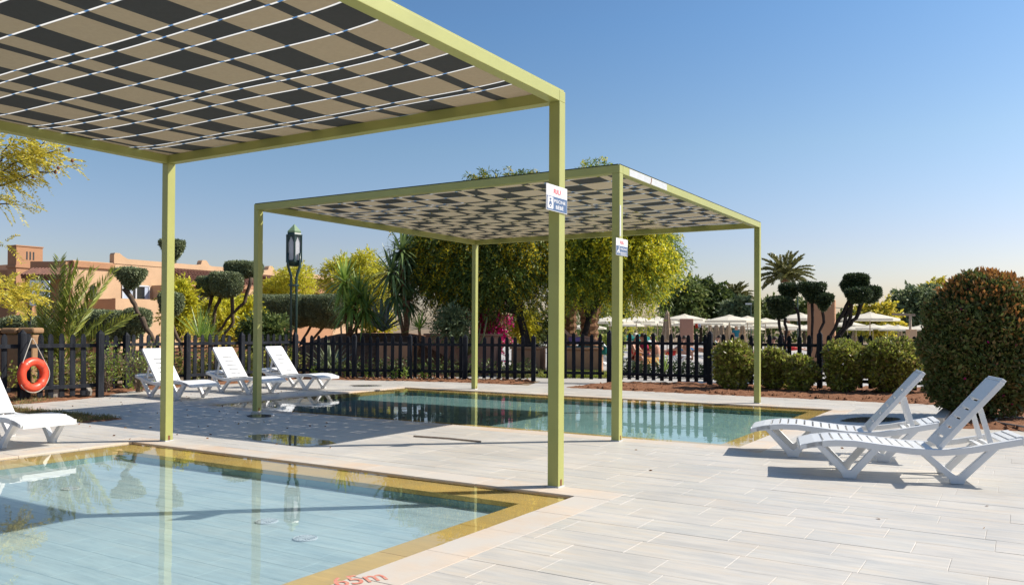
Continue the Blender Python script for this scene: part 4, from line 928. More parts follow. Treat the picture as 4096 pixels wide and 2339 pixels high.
wall_block('pink lit planter wall under the candelabra cactus', 1700, 1985, 26.6, 1.18, 1.0, 'stucco_pink', cap=True)
wall_block('brown planter wall left of the tall pergola post beyond the fence', 2045, 2160, 26.0, .78, 1.5, 'stucco2', cap=True)
wall_block('brown planter wall seen through the gate pickets', 2215, 2400, 25.6, .78, 1.6, 'stucco2', cap=True)
wall_block('small pink pillar right of the gate', 2436, 2452, 25.2, .92, .4, 'stucco_pink')
wall_block('terracotta pillar among the cream parasols', 2721, 2772, 40, 1.95, .7, 'stucco_pink', 'pillar')
wall_block('square ochre pillar near the big round bush beyond the fence', 3636, 3666, 44, 1.5, .6, 'stucco', 'pillar')
def slab_wall():
    c = at(3340, 1310, 28.5); o = np.array([c[0], c[1], 0]); root = thing('slab_wall', 'tall terracotta slab wall behind the dark topiary', 'wall', o, None, 0)
    e = np.array([V[0], V[1], 0]); d = np.array([-.93, .37, 0])
    m = MB(); m.obox(o - Z3 * .2, d * .9, np.array([.42, .91, 0]) * .45, Z3 * 2.68); m.build('wall', 'stucco2', root, o, bevel=.05)
    mb = MB(); mb.tube([o + [0.05, .1, 2.2], o + [.45, .1, 2.15]], .012, 5); mb.build('spout', 'lamp_green', root, o)
slab_wall()
o = thing('notice_board', 'pale blue and white notice board on two black posts behind the left fence', 'sign', at(150, 1310, 20.0))
def notice_board():
    p, q = at(119, 1120, 20.0), at(184, 1222, 20.0); og = np.array(at(150, 1310, 20.0))
    m = MB(); m.obox((p[0], 20, q[2]), (q[0] - p[0], .12, 0), (0, .04, 0), (0, 0, p[2] - q[2])); m.build('board', 'board_blue', o, og)
    m = MB(); m.obox((p[0] + .05, 19.995, q[2] + .26), (q[0] - p[0] - .09, .112, 0), (0, -.004, 0), (0, 0, .26)); m.build('notice', 'sign_white', o, og)
    m = MB(); m.obox((p[0] + .12, 19.990, q[2] + .30), (.2, .06, 0), (0, -.004, 0), (0, 0, .03)); m.build('print', 'sign_blue', o, og)
    for px in (114, 175):
        m = MB(); x = at(px, 1310, 20.06)[0]; m.box((x, 20.1, 1.0), (.05, .05, 2.1)); m.build('post', 'fence', o, og)
notice_board()
# ================================================================ VEGETATION
def limb(mb, pts, r0, r1, n=7, wob=0.0):
    pts = [np.asarray(p, float) for p in pts]; out = []
    for i in range(len(pts) - 1):
        for t in (0, .33, .66): out.append(pts[i] * (1 - t) + pts[i + 1] * t + RNG.normal(size=3) * wob)
    out.append(pts[-1]); k = len(out)
    mb.tube(out, [r0 + (r1 - r0) * i / (k - 1) for i in range(k)], n)
def strands(cs, rs, K, L, nleaf, leafL, leafW, droop, flower_p=0.0, nfl=1, flS=0.05, outward=0.6, up=0.0, shell=0.55, spread=0.5):
    """hanging or rising twigs of small leaves filling ellipsoids: returns leaf and flower quads"""
    vol = np.array([r[0] * r[1] * r[2] for r in rs]) ** (2 / 3.); pick = RNG.choice(len(cs), K, p=vol / vol.sum())
    c = np.array(cs, float)[pick]; r = np.array(rs, float)[pick]
    d = rnd_dirs(K); rad = RNG.uniform(shell ** 3, 1, K) ** (1 / 3.); rad *= 1 + .12 * np.sin(d[:, 0] * 5 + pick) + .10 * np.sin(d[:, 2] * 7 + d[:, 1] * 6)
    P0 = c + d * r * rad[:, None]
    dr = unit(d * outward + RNG.normal(size=(K, 3)) * spread + np.array([0, 0, up])); Ls = L * RNG.uniform(.5, 1.25, K)
    t = np.linspace(0.05, 1, nleaf)
    P = P0[:, None, :] + dr[:, None, :] * (t[None, :, None] * Ls[:, None, None]) + np.array([0, 0, -1.]) * (droop * Ls[:, None, None] * (t ** 2)[None, :, None])
    T = dr[:, None, :] + np.array([0, 0, -2.]) * (droop * t[None, :, None]); T = unit(T)
    P = P.reshape(-1, 3); T = np.broadcast_to(T, (K, nleaf, 3)).reshape(-1, 3)
    A = unit(T + RNG.normal(size=P.shape) * .55)
    lv = leaf_verts(P + RNG.normal(size=P.shape) * .015, A, leafL * RNG.uniform(.6, 1.3, len(P)), leafW * RNG.uniform(.7, 1.3, len(P)))
    fl = None
    if flower_p > 0:
        fp = np.clip(flower_p * (1.6 * (np.sin(P0[:, 0] * 2.1) + np.sin(P0[:, 2] * 3.3 + P0[:, 1] * 1.7) > .1) + .35), 0, 1)
        m = np.repeat(RNG.random(K) < fp, nleaf) & (RNG.random(len(P)) < .75); Q = np.repeat(P[m], nfl, 0); Q = Q + RNG.normal(size=Q.shape) * .03
        fl = leaf_verts(Q, rnd_dirs(len(Q)), flS * RNG.uniform(.6, 1.4, len(Q)), flS * RNG.uniform(.5, .9, len(Q)))
    return lv, fl
def ell(px, py, rx, ry, Y, dy=None):
    """ellipsoid seen at display pixel (2550 wide) with half sizes in those pixels"""
    k = 1.60627; p = at(px * k, py * k, Y); s = Y / F_PX * k; return p, np.array([rx * s, (dy if dy else rx * s * .9), ry * s])
def base_at(px, Y, z=0.0): return atx(px * 1.60627, Y, z)
def strand_tree(name, label, cat, base, ells, K, leaf, flower=None, group=None, trunk_r=.14, bark='bark', limbs=True, L=.6, nleaf=12, leafL=.13, leafW=.03, droop=.5, fp=.4, nfl=2, flS=.055, outward=.6, up=.0, shell=.5, spread=.5, parts=('crown', 'blossom')):
    root = thing(name, label, cat, base, group)
    cs = [e[0] for e in ells]; rs = [e[1] for e in ells]
    lv, fl = strands(cs, rs, K, L, nleaf, leafL, leafW, droop, fp if flower else 0, nfl, flS, outward, up, shell, spread)
    quads(parts[0], lv, leaf, root, origin=base)
    if flower: quads(parts[1], fl, flower, root, origin=base)
    if limbs:
        mb = MB(); b = np.asarray(base, float); ctr = np.mean(cs, 0); fork = b + (ctr - b) * np.array([.35, .35, .45])
        limb(mb, [b - [0, 0, .1], (b + fork) / 2 + RNG.normal(size=3) * .05, fork], trunk_r, trunk_r * .7, 9, .02)
        for c, r in zip(cs, rs): limb(mb, [fork, (fork + c) / 2 + RNG.normal(size=3) * .12 * trunk_r / .14, c + np.array([0, 0, r[2] * .3])], trunk_r * .55, .02, 6, .03)
        mb.build('trunk', bark, root, base, smooth=True)
    return root
# big mimosas in the middle
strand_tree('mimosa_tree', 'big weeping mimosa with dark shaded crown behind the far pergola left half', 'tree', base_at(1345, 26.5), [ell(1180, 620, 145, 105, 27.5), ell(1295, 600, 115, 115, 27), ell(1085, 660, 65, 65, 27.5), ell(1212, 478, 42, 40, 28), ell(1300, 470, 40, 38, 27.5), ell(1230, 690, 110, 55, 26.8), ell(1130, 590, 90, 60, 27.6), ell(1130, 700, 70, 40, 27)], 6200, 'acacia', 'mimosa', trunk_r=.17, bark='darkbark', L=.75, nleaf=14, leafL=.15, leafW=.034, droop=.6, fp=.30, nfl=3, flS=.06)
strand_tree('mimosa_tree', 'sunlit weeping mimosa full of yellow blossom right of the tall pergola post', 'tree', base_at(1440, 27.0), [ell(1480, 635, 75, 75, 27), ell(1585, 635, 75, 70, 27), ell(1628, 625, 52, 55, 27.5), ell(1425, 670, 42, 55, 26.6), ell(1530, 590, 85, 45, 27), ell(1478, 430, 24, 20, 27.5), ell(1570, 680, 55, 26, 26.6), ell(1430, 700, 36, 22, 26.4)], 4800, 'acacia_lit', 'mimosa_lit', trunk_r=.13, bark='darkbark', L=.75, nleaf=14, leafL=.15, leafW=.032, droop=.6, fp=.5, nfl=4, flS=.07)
# yellow green shrubs and small trees
for px, py, rx, ry, Y, lb in ((448, 764, 26, 50, 27, 'yellow shrub between the tall clipped tree and the tiled roof'), (535, 795, 58, 42, 30, 'yellow shrub behind the double crowned clipped tree'), (605, 795, 42, 45, 31, 'yellow shrub behind the far pergola left post'),
                             (735, 712, 55, 42, 44, 'yellow tree under the lantern of the lamp post'), (850, 695, 48, 45, 40, 'pale yellow tree behind the left dracaena'), (905, 690, 42, 55, 38, 'tall yellow tree left of the high dracaena'), (935, 750, 42, 70, 31, 'dense yellow shrub behind the blue agave'), (690, 730, 40, 30, 45, 'small yellow tree left of the lamp post')):
    e = ell(px, py, rx, ry, Y); b = np.array([e[0][0], Y, mound_h(e[0][0], Y)])
    strand_tree('yellow_shrub', lb, 'shrub', b, [e, (e[0] + [.25 * e[1][0], 0, .55 * e[1][2]], e[1] * .62), (e[0] - [.3 * e[1][0], 0, -.4 * e[1][2]], e[1] * .55), (e[0] - [0, 0, .7 * e[1][2]], e[1] * .75)], 760, 'yellow_leaf', None, 'yellow green shrubs before the riad', .06, L=.42, nleaf=12, leafL=.13, leafW=.045, droop=.25, up=.35, shell=.3)
for px, py, rx, ry, Y, lb, leaf in ((1125, 800, 30, 30, 25.5, 'small olive shrub left of the candelabra cactus', 'paletree'), (1340, 800, 40, 35, 31, 'yellow green bush behind the mimosa trunk', 'midtree'), (1300, 805, 28, 30, 30, 'leafy bush right of the folded parasol', 'yellow_leaf'), (1445, 800, 40, 30, 60, 'green bush between the two palm trunks', 'midtree'), (1500, 785, 40, 34, 74, 'green tree behind the right palm trunk', 'midtree'),
                                   (1590, 800, 60, 32, 78, 'yellowish tree line bush left of the big folded parasol', 'yellow_leaf'), (1640, 805, 35, 25, 78, 'green bush behind the big folded parasol', 'midtree'), (640, 822, 35, 28, 25.5, 'dark leafy plant at the far pergola left post', 'darktree'), (680, 825, 30, 26, 25.6, 'leafy plant under the clipped hedge block', 'midtree')):
    e = ell(px, py, rx, ry, Y); b = np.array([e[0][0], Y, 0])
    strand_tree('leafy_bush', lb, 'shrub', b, [e, (e[0] - [0, 0, e[1][2] * .7], e[1] * .8)], 330, leaf, None, 'leafy bushes beyond the fence', .05, L=.4, nleaf=10, leafL=.13, leafW=.05, droop=.3, up=.3, shell=.3)
# far trees
for px, py, rx, ry, Y, lb, leaf, K in ((1745, 745, 72, 42, 62, 'wide dark green tree left of the thin far pergola post', 'darktree', 1500), (1700, 740, 45, 45, 60, 'mid green tree at the right end of the blossoming mimosa', 'midtree', 600), (2290, 762, 62, 45, 55, 'pale green tree behind the big round bush', 'paletree', 900), (2345, 725, 35, 25, 58, 'sparse reddish tree top above the big round bush', 'feather', 300), (2185, 785, 36, 32, 50, 'small yellowish tree right of the leaning topiary', 'feather', 260),
                                      (1915, 775, 26, 26, 60, 'round green tree behind the left dark topiary', 'midtree', 350), (2003, 775, 18, 22, 60, 'small round tree between two dark topiary stems', 'midtree', 250), (1840, 775, 35, 25, 58, 'light bushy tree below the small far palm', 'paletree', 450), (1530, 780, 25, 28, 58, 'dark tree seen left of the thin pergola post', 'darktree', 350), (2130, 800, 40, 22, 62, 'low green tree row behind the right parasols', 'midtree', 350), (2330, 790, 60, 40, 62, 'dark green tree low behind the big round bush', 'darktree', 600)):
    Y *= 1.5; e = ell(px, py, rx, ry, Y); b = np.array([e[0][0], Y, -.1])
    strand_tree('far_tree', lb, 'tree', b, [e, (e[0] + [e[1][0] * .35, 0, -e[1][2] * .35], e[1] * .75), (e[0] - [e[1][0] * .4, 0, e[1][2] * .3], e[1] * .75)], K, leaf, None, 'trees beyond the parasols', .2, L=1.1, nleaf=12, leafL=.46, leafW=.22, droop=.3, shell=.3)
mb = MB()
lv = []
for x in np.arange(-3, 84, 1.0):
    y = 104 + 6 * math.sin(x * .15); n = 90; c = np.array([x, y, .9 + .5 * math.sin(x * 1.3) + .4 * math.sin(x * .37)])
    lv.append(leaf_verts(c + rnd_dirs(n) * np.array([1.1, .9, 1.3]) * RNG.uniform(.5, 1, (n, 1)), rnd_dirs(n), .5, .3))
quads('hedge_line', np.concatenate(lv), 'midtree', kind='stuff')
for px0, px1, py, Y, lb in ((2320, 2500, 1338, 38, 'low clipped green hedge behind the palm trunks'), (2560, 2620, 1345, 42, 'low green hedge left of the terracotta pillar')):
    a, b = at(px0, py, Y), at(px1, py, Y); n = 2600; P = np.column_stack([RNG.uniform(a[0], b[0], n), Y + RNG.uniform(-.5, .5, n), RNG.uniform(0, 1, n) ** .5 * a[2]])
    tag(quads('low_hedge', leaf_verts(P, rnd_dirs(n), .12, .07), 'lawn', origin=[a[0], Y, 0]), lb, 'hedge', 'low hedges by the big pool')
# ---- clipped shapes
def crown_pts(kind, n, rx, ry, rz, rng=RNG):
    """points and outward normals on a clipped crown centred on the origin"""
    if kind == 'ball':
        d = rnd_dirs(n); P = d * [rx, ry, rz]; return P, unit(d / [rx, ry, rz])
    if kind == 'block':
        d = rnd_dirs(n); m = (np.abs(d) ** 5).sum(1) ** (-1 / 5.); P = d * m[:, None]; nr = np.sign(P) * np.abs(P) ** 4; return P * [rx, ry, rz], unit(nr)
    prof = {'cone': [(0.12, -1), (.30, -.8), (.50, -.35), (.74, .15), (.93, .55), (1., .82), (.99, .95), (.9, 1.0), (0, 1.0)], 'pan': [(.15, -1), (.45, -.82), (.76, -.35), (.95, .15), (1., .55), (.97, .8), (.85, .95), (.5, 1.), (0, 1.0)],
            'drum': [(.25, -1), (.6, -.92), (.83, -.6), (.96, -.1), (1., .5), (.97, .82), (.85, .96), (.5, 1.), (0, 1.)], 'dome': [(.30, -.95), (.58, -.80), (.84, -.45), (1., -.02), (.98, .35), (.84, .68), (.57, .90), (.25, .98), (0, 1.)],
            'egg': [(.5, -1), (.72, -.85), (.92, -.5), (1., -.1), (.97, .25), (.84, .55), (.62, .8), (.35, .94), (0, 1.)]}[kind]
    pr = np.array(prof); seg = pr[1:] - pr[:-1]; ar = np.hypot(seg[:, 0], seg[:, 1]) * (pr[1:, 0] + pr[:-1, 0] + .02); k = rng.choice(len(seg), n, p=ar / ar.sum()); t = rng.random(n)
    r = pr[k, 0] + seg[k, 0] * t; z = pr[k, 1] + seg[k, 1] * t; th = rng.uniform(0, 2 * math.pi, n)
    nr = np.column_stack([seg[k, 1] * np.cos(th), seg[k, 1] * np.sin(th), -seg[k, 0]])
    return np.column_stack([r * np.cos(th) * rx, r * np.sin(th) * ry, z * rz]), unit(nr)
def clipped(c, kind, rx, ry, rz, dens, leafL, leafW, rough=.016, layers=(1, .86, .68), poke=.35):
    out = []
    for i, k in enumerate(layers):
        area = 4 * math.pi * ((rx * ry) ** 1.6 / 3 + (rx * rz) ** 1.6 / 3 + (ry * rz) ** 1.6 / 3) ** (1 / 1.6) * k * k
        n = int(area * dens * (1 if i == 0 else .55)); P, nr = crown_pts(kind, n, rx * k, ry * k, rz * k)
        w = np.sin(P[:, 0] * 9 + c[0]) * np.sin(P[:, 1] * 8) + np.sin(P[:, 2] * 10 + P[:, 0] * 5); P = P + nr * (w[:, None] * rough + RNG.normal(size=(n, 1)) * rough * .8)
        s = 1 if i == 0 else 1.5
        out.append(leaf_verts(P + c, unit(nr * poke + RNG.normal(size=(n, 3)) * .6 + [0, 0, .2]), leafL * s * RNG.uniform(.6, 1.4, n), leafW * s * RNG.uniform(.7, 1.3, n)))
    return np.concatenate(out)
S6 = 1.60627
def npx(x0, x1, y0, y1, Y):            # box in native pixels -> centre and half sizes
    c = at((x0 + x1) / 2, (y0 + y1) / 2, Y); s = Y / F_PX; return c, (x1 - x0) / 2 * s, (y1 - y0) / 2 * s
def topiary(name, label, Y, crowns, trunks, base, leaf, dens=3600, leafL=.062, leafW=.032, group=None, r0=.06, bark='bark', z0=0.0):
    root = thing(name, label, 'clipped tree', atx(base, Y, z0), group); og = atx(base, Y, z0)
    for k, x0, x1, y0, y1, dY in crowns:
        c, rx, rz = npx(x0, x1, y0, y1, Y + dY); rx *= .92; rz *= .92; quads('crown', clipped(c, k, rx, rx * .9, rz, dens, leafL, leafW), leaf, root, origin=og)
    mb = MB()
    for tr in trunks:
        pts = [at(x, y, Y + (tr[0] if not isinstance(tr[0], tuple) else 0)) for x, y in (tr[1:] if not isinstance(tr[0], tuple) else tr)]
        limb(mb, pts, r0, r0 * .6, 7, .012)
    mb.build('trunk', bark, root, og, smooth=True); return root
topiary('topiary_tree', 'clipped olive with a flat topped cone just right of the date palm', 21.5, [('cone', 456, 588, 1076, 1160, 0)], [[(500, 1155), (525, 1190), (545, 1236), (560, 1262)], [(565, 1270), (580, 1310), (612, 1350), (620, 1400)]], 615, 'olive', r0=.075)
topiary('topiary_hedge', 'long olive hedge block with rounded top behind the left fence', 22.6, [('block', 290, 470, 1240, 1350, .3), ('block', 400, 560, 1245, 1362, .1), ('drum', 500, 604, 1236, 1330, -.2)], [[(360, 1340), (365, 1400)], [(480, 1350), (470, 1410)]], 460, 'olive', r0=.06)
topiary('topiary_tree', 'tall clipped olive with a high cone and a ball, right of the left pergola post', 26.0, [('cone', 640, 742, 961, 1052, 0), ('drum', 636, 735, 1171, 1262, 0)], [[(678, 1050), (672, 1100), (664, 1180)], [(672, 1255), (690, 1310), (720, 1370), (725, 1420)]], 725, 'olive', r0=.07)
topiary('topiary_tree', 'clipped olive with a double drum crown on thin leaning stems', 28.0, [('drum', 786, 880, 1108, 1185, 0), ('drum', 838, 974, 1089, 1188, -.2), ('drum', 897, 1054, 1049, 1112, .4)], [[(850, 1180), (835, 1240), (820, 1290)], [(885, 1180), (858, 1250), (850, 1330), (850, 1400)], [(928, 1180), (930, 1290), (895, 1345), (858, 1390)], [(1006, 1110), (985, 1190), (975, 1215), (925, 1260), (870, 1330)]], 855, 'olive', r0=.065)
topiary('topiary_hedge', 'broad clipped olive block on short leaning trunks behind the lamp post', 34.0, [('block', 946, 1110, 1180, 1300, .5), ('block', 1050, 1250, 1178, 1310, .2), ('drum', 1200, 1405, 1178, 1315, 0)], [[(1105, 1300), (1130, 1370), (1140, 1420)], [(1145, 1290), (1150, 1360), (1160, 1420)], [(1255, 1290), (1215, 1350), (1190, 1400)], [(1300, 1300), (1240, 1370), (1200, 1420)]], 1170, 'olive', dens=2800, r0=.06)
topiary('topiary_hedge', 'low grey green hedge beside the notice board', 21.5, [('block', 15, 200, 1270, 1350, 0)], [[(100, 1330), (100, 1420)]], 100, 'olive', dens=2600)
topiary('topiary_tree', 'dark cloud topiary with four clipped heads on crooked stems left of the terracotta slab', 23.0, [('pan', 3068, 3172, 1190, 1276, 0), ('pan', 3117, 3193, 1138, 1202, .5), ('cone', 3190, 3302, 1134, 1212, 0), ('cone', 3258, 3330, 1179, 1246, -.2)], [[(3115, 1260), (3120, 1310), (3135, 1380), (3150, 1480)], [(3140, 1270), (3138, 1300), (3147, 1320), (3138, 1380), (3160, 1480)], [(3160, 1195), (3190, 1240), (3198, 1290), (3198, 1400), (3180, 1480)], [(3248, 1200), (3251, 1280), (3247, 1400), (3230, 1480)], [(3290, 1235), (3294, 1290), (3275, 1345), (3262, 1430)]], 3190, 'ficus', bark='darkbark', r0=.045)
topiary('topiary_tree', 'dark leaning topiary with stacked clipped heads right of the terracotta slab', 23.5, [('drum', 3376, 3472, 1100, 1160, .3), ('cone', 3365, 3440, 1128, 1195, .4), ('pan', 3382, 3484, 1157, 1214, -.3), ('pan', 3436, 3522, 1149, 1214, .2)], [[(3396, 1200), (3380, 1240), (3340, 1310), (3300, 1400), (3290, 1480)], [(3402, 1205), (3402, 1265), (3375, 1322), (3345, 1350)], [(3450, 1205), (3420, 1270), (3390, 1310), (3350, 1350), (3290, 1420)], [(3395, 1230), (3385, 1260), (3372, 1310), (3340, 1352)]], 3290, 'ficus', bark='darkbark', r0=.06)
for x0, x1, y0, y1, Y, lb in ((2860, 3020, 1362, 1560, 19.4, 'round clipped bush left of the thin far pergola post'), (3042, 3162, 1392, 1556, 19.3, 'round bush just right of the thin far pergola post'), (3142, 3264, 1424, 1572, 18.8, 'small browner round bush second from the thin pergola post'), (3295, 3466, 1360, 1558, 18.6, 'round clipped bush in front of the leaning topiary'), (3464, 3678, 1353, 1566, 18.3, 'largest of the round clipped bushes, touching the big bush on the right')):
    c, rx, rz = npx(x0, x1, y0, y1, Y); rx *= .90; rz *= .94; b = np.array([c[0], Y, 0.02]); root = thing('round_bush', lb, 'bush', b, 'round clipped bushes in front of the right fence')
    quads('foliage', clipped(c, 'dome', rx, rx * .95, rz, 1500, .068, .042, .05, (1, .94, .82, .6), .55), 'hedge', root, origin=b)
    mb = MB()
    for k in range(7):
        d = rnd_dirs(1)[0]; limb(mb, [b + d * [.05, .05, 0], b + d * [rx * .3, rx * .3, 0] + [0, 0, .3], c + d * [rx * .7, rx * .7, rz * .5]], .018, .006, 5, .02)
    mb.build('stem', 'twig', root, b)
def big_bush():
    Y = 13.4; c, rx, rz = npx(3712, 4165, 1106, 1640, Y); b = atx(3925, Y, 0.02); root = thing('big_bush', 'huge domed bougainvillea bush with rusty orange tips at the right edge', 'bush', b)
    quads('foliage', clipped(c, 'egg', rx, rx * .95, rz, 1500, .07, .036, .05, (1, .94, .85, .7), .4), 'boug', root, origin=b)
    n = 5200; P, nr = crown_pts('egg', n * 2, rx, rx * .95, rz); w = (P[:, 2] / rz + .55 * P[:, 0] / rx + RNG.normal(size=len(P)) * .28) > .52; P, nr = P[w], nr[w]; P += nr * RNG.uniform(-.02, .10, (len(P), 1))
    quads('rusty_tips', leaf_verts(P + c, unit(nr * .6 + RNG.normal(size=P.shape) * .4 + [0, 0, .5]), .085 * RNG.uniform(.5, 1.3, len(P)), .045), 'rusty', root, origin=b)
    n = 90; P, nr = crown_pts('egg', n, rx, rx * .95, rz); quads('blossom', leaf_verts(P + c, rnd_dirs(n), .05, .04), 'magenta', root, origin=b)
    mb = MB(); limb(mb, [b - [0, 0, .05], b + [.02, 0, .25], c - [0, 0, rz * .6]], .17, .11, 10, .02)
    for k in range(9):
        d = rnd_dirs(1)[0]; limb(mb, [b + [0, 0, .2], b + [d[0] * .35, d[1] * .35, .5], c + d * [rx * .8, rx * .8, rz * .6]], .06, .015, 6, .03)
    mb.build('trunk', 'darkbark', root, b, smooth=True)
big_bush()
# ---- date palm fronds
def frond_mesh(L, droop, leaf, nl=46, ll=.42, lw=.03, name='frond', seed=1):
    rng = np.random.default_rng(seed); t = np.linspace(0, 1, 14)
    R = np.column_stack([L * t * (1 - .12 * droop * t), np.zeros(14), -droop * L * .55 * t ** 2.2])
    u = np.repeat(np.linspace(.12, .995, nl), 2); sd = np.tile([1., -1.], nl); P = np.column_stack([np.interp(u, t, R[:, 0]), np.zeros(len(u)), np.interp(u, t, R[:, 2])])
    ln = ll * np.sin(np.clip((u - .02) * 3.0, .25, 2.75)) ** .7 * rng.uniform(.85, 1.1, len(u))
    tan = np.column_stack([np.ones(len(u)), np.zeros(len(u)), -droop * 1.2 * u ** 1.2])
    A = unit(unit(tan) * (.75 + .5 * u[:, None]) + np.column_stack([np.zeros(len(u)), sd * 1.0, rng.uniform(.15, .55, len(u)) - .3 * u]) + rng.normal(size=(len(u), 3)) * .07)
    lv = leaf_verts(P, A, ln, lw * rng.uniform(.8, 1.2, len(u)), rng); return R, lv
def frond_tree(name, label, cat, base, top, specs, L, leaf, trunk_r, bark='palmbark', ll=.42, lw=.03, nl=46, group=None, trunk=True):
    root = thing(name, label, cat, base, group); cache = {}
    for i, (az, el, sc, dr) in enumerate(specs):
        key = round(dr, 1)
        if key not in cache:
            R, lv = frond_mesh(L, key, leaf, nl, ll, lw, seed=i + 3); ob = quads('frond', lv, leaf, root); mb = MB(); mb.tube(list(R), [max(.004, .016 * L / 2.6 * (1 - k / 13.5)) for k in range(14)], 5)
            st = mb.build('rachis', 'rachis', ob); cache[key] = (ob.data, st.data)
        else:
            ob = bpy.data.objects.new('frond', cache[key][0]); C.objects.link(ob); ob.parent = root; st = bpy.data.objects.new('rachis', cache[key][1]); C.objects.link(st); st.parent = ob
        ob.location = tuple(np.asarray(top) - base); ob.rotation_euler = (random.uniform(-.3, .3), -math.radians(el), math.radians(az)); ob.scale = (sc, sc, sc)
    if trunk:
        mb = MB(); b = np.asarray(base, float); t = np.asarray(top, float); n = max(6, int((t[2] - b[2]) / .12)); pts = [b + (t - b) * k / n for k in range(n + 1)]
        mb.tube(pts, [trunk_r * (1.0 + (.12 if k % 2 else -.06)) for k in range(n + 1)], 10); mb.tube([t - [0, 0, trunk_r * 2.5], t - [0, 0, trunk_r], t + [0, 0, trunk_r * .5]], [trunk_r * 1.05, trunk_r * 1.6, trunk_r * .8], 10); mb.build('trunk', bark, root, base)
    return root
pb = atx(212, 19.0, 0.0)
frond_tree('date_palm', 'young date palm with long arching fronds left of the near pergola post', 'palm', pb, pb + [0, 0, .25], [(100, 87, .92, .1), (0, 67, .95, .25), (0, 47, .80, .3), (5, 77, .88, .2), (-20, 79, .84, .2), (20, 83, .88, .15), (170, 85, .78, .2), (150, 80, .62, .3), (-8, 57, .68, .35), (60, 85, .85, .1), (185, 76, .5, .4), (8, 36, .55, .4), (-12, 71, .78, .25)], 3.0, 'palm', .09, ll=.56, lw=.032, nl=92)
for (px, py, Y, L, tr, lb) in ((3140, 1108, 85, 2.9, .30, 'tall far palm with arching yellow green crown above the topiary'), (2943, 1192, 105, 2.3, .26, 'smaller far palm above the cream parasols')):
    t = at(px, py, Y); b = np.array([t[0] + .25, Y, 0]); sp = [(k * 137.5, 80 - 88 * (k / 40) ** .9, 1.0 - .12 * (k > 30), .5 if k < 12 else .8) for k in range(40)]
    frond_tree('far_palm', lb, 'palm', b, t, sp, L, 'farpalm', tr, ll=.70, lw=.15, nl=38, group='far palms')
for (px, py, Y, r, lb) in ((1418, 738, 31.0, .27, 'shaggy left palm trunk rising into the blossoming mimosa'), (1468, 735, 30.0, .32, 'shaggy right palm trunk rising into the blossoming mimosa')):
    t = at(px * S6, py * S6, Y); b = np.array([t[0], Y, -.1])
    frond_tree('palm', lb, 'palm', b, t, [(k * 137.5, 70 - k * 7, .9, .8) for k in range(11)], 1.9, 'palm', r, ll=.4, lw=.05, nl=30, group='short palms in the mimosa')
# ---- sword leaved plants
def blade_mesh(L, w, th=.0, curl=.0, n=6, name='leaf', cup=.25):
    mb = MB(); vs = []
    for i in range(n + 1):
        t = i / n; ww = w * (1 - t ** 2.2) * (.75 + .5 * min(1, t * 3) * (1 - t * .3)) / 2 + .002; x = L * t * (1 - .15 * curl * t); z = -curl * L * .5 * t * t
        vs += [(x, -ww, z + cup * ww), (x, 0, z - th * (1 - t)), (x, ww, z + cup * ww), (x, 0, z + th * .4 * (1 - t))]
    fs = []
    for i in range(n):
        for k in range(4): fs.append((i * 4 + k, i * 4 + (k + 1) % 4, (i + 1) * 4 + (k + 1) % 4, (i + 1) * 4 + k))
    mb.add(vs, fs); return mb
def rosette(mb, c, axis, n, L, w, lo=-35, hi=85, droop=.6):
    """sword leaves radiating from c into one bmesh-like collector"""
    axis = unit(axis); a = unit(np.cross(axis, [.3, .5, .1])); b = np.cross(axis, a)
    for k in range(n):
        az = k * 2.39996 + random.uniform(-.2, .2); f = (k + .5) / n; el = math.radians(hi + (lo - hi) * f ** .8 + random.uniform(-6, 6)); d = math.cos(el) * (math.cos(az) * a + math.sin(az) * b) + math.sin(el) * axis
        ll = L * random.uniform(.8, 1.12); s = unit(np.cross(d, [random.uniform(-.2, .2), random.uniform(-.2, .2), 1])); g = droop * (f ** .5) * random.uniform(.6, 1.3); vs = []
        for i in range(5):
            t = i / 4; p = np.asarray(c) + d * ll * t * (1 - .2 * g * t) + np.array([0, 0, -1]) * g * ll * .55 * t ** 2; ww = w * (.55, 1, .95, .6, .04)[i] / 2; vs += [p - s * ww, p + s * ww]
        mb.add(vs, [(2 * i, 2 * i + 1, 2 * i + 3, 2 * i + 2) for i in range(4)])
def sword_plant(name, label, heads, trunks, base, leaf, Y, L=.75, w=.055, n=46, r=.06, bark='palmbark', lo=-45, hi=85, droop=.7, cat='plant'):
    b = np.asarray(base, float); root = thing(name, label, cat, b)
    for (px, py, dY, sc) in heads:
        mb = MB(); rosette(mb, at(px * S6, py * S6, Y + dY), (random.uniform(-.2, .2), random.uniform(-.2, .2), 1), n, L * sc, w, lo, hi, droop); mb.build('leaf_rosette', leaf, root, b)
    if trunks:
        mb = MB()
        for tr in trunks: limb(mb, [at(px * S6, py * S6, Y) for px, py in tr], r, r * .8, 8, .012)
        mb.build('trunk', bark, root, b, smooth=True)
    return root
sword_plant('dracaena', 'bright dracaena with hanging pale leaves right of the clipped olive block', [(858, 702, 0, 1), (893, 735, .1, 1), (870, 762, -.2, .9), (910, 770, .1, 1)], [[(858, 702), (862, 780), (866, 835)], [(893, 735), (880, 790), (868, 835)], [(910, 770), (890, 810), (870, 835)]], atx(866 * S6, 26.8, mound_h(-5.2, 26.8)), 'yucca', 26.8, 1.05, .075, 84, .07)
sword_plant('dracaena', 'tall many headed dracaena left of the shaded mimosa', [(1000, 625, 0, 1), (1012, 652, .4, 1), (975, 680, -.2, 1.15), (1005, 700, .2, .9), (985, 735, .1, 1.0), (1015, 750, .3, .9)], [[(1000, 625), (1004, 720), (1012, 835)], [(975, 680), (988, 760), (1005, 835)], [(1015, 750), (1013, 835)]], atx(1008 * S6, 26.2, .3), 'darkyucca', 26.2, .95, .075, 80, .075)
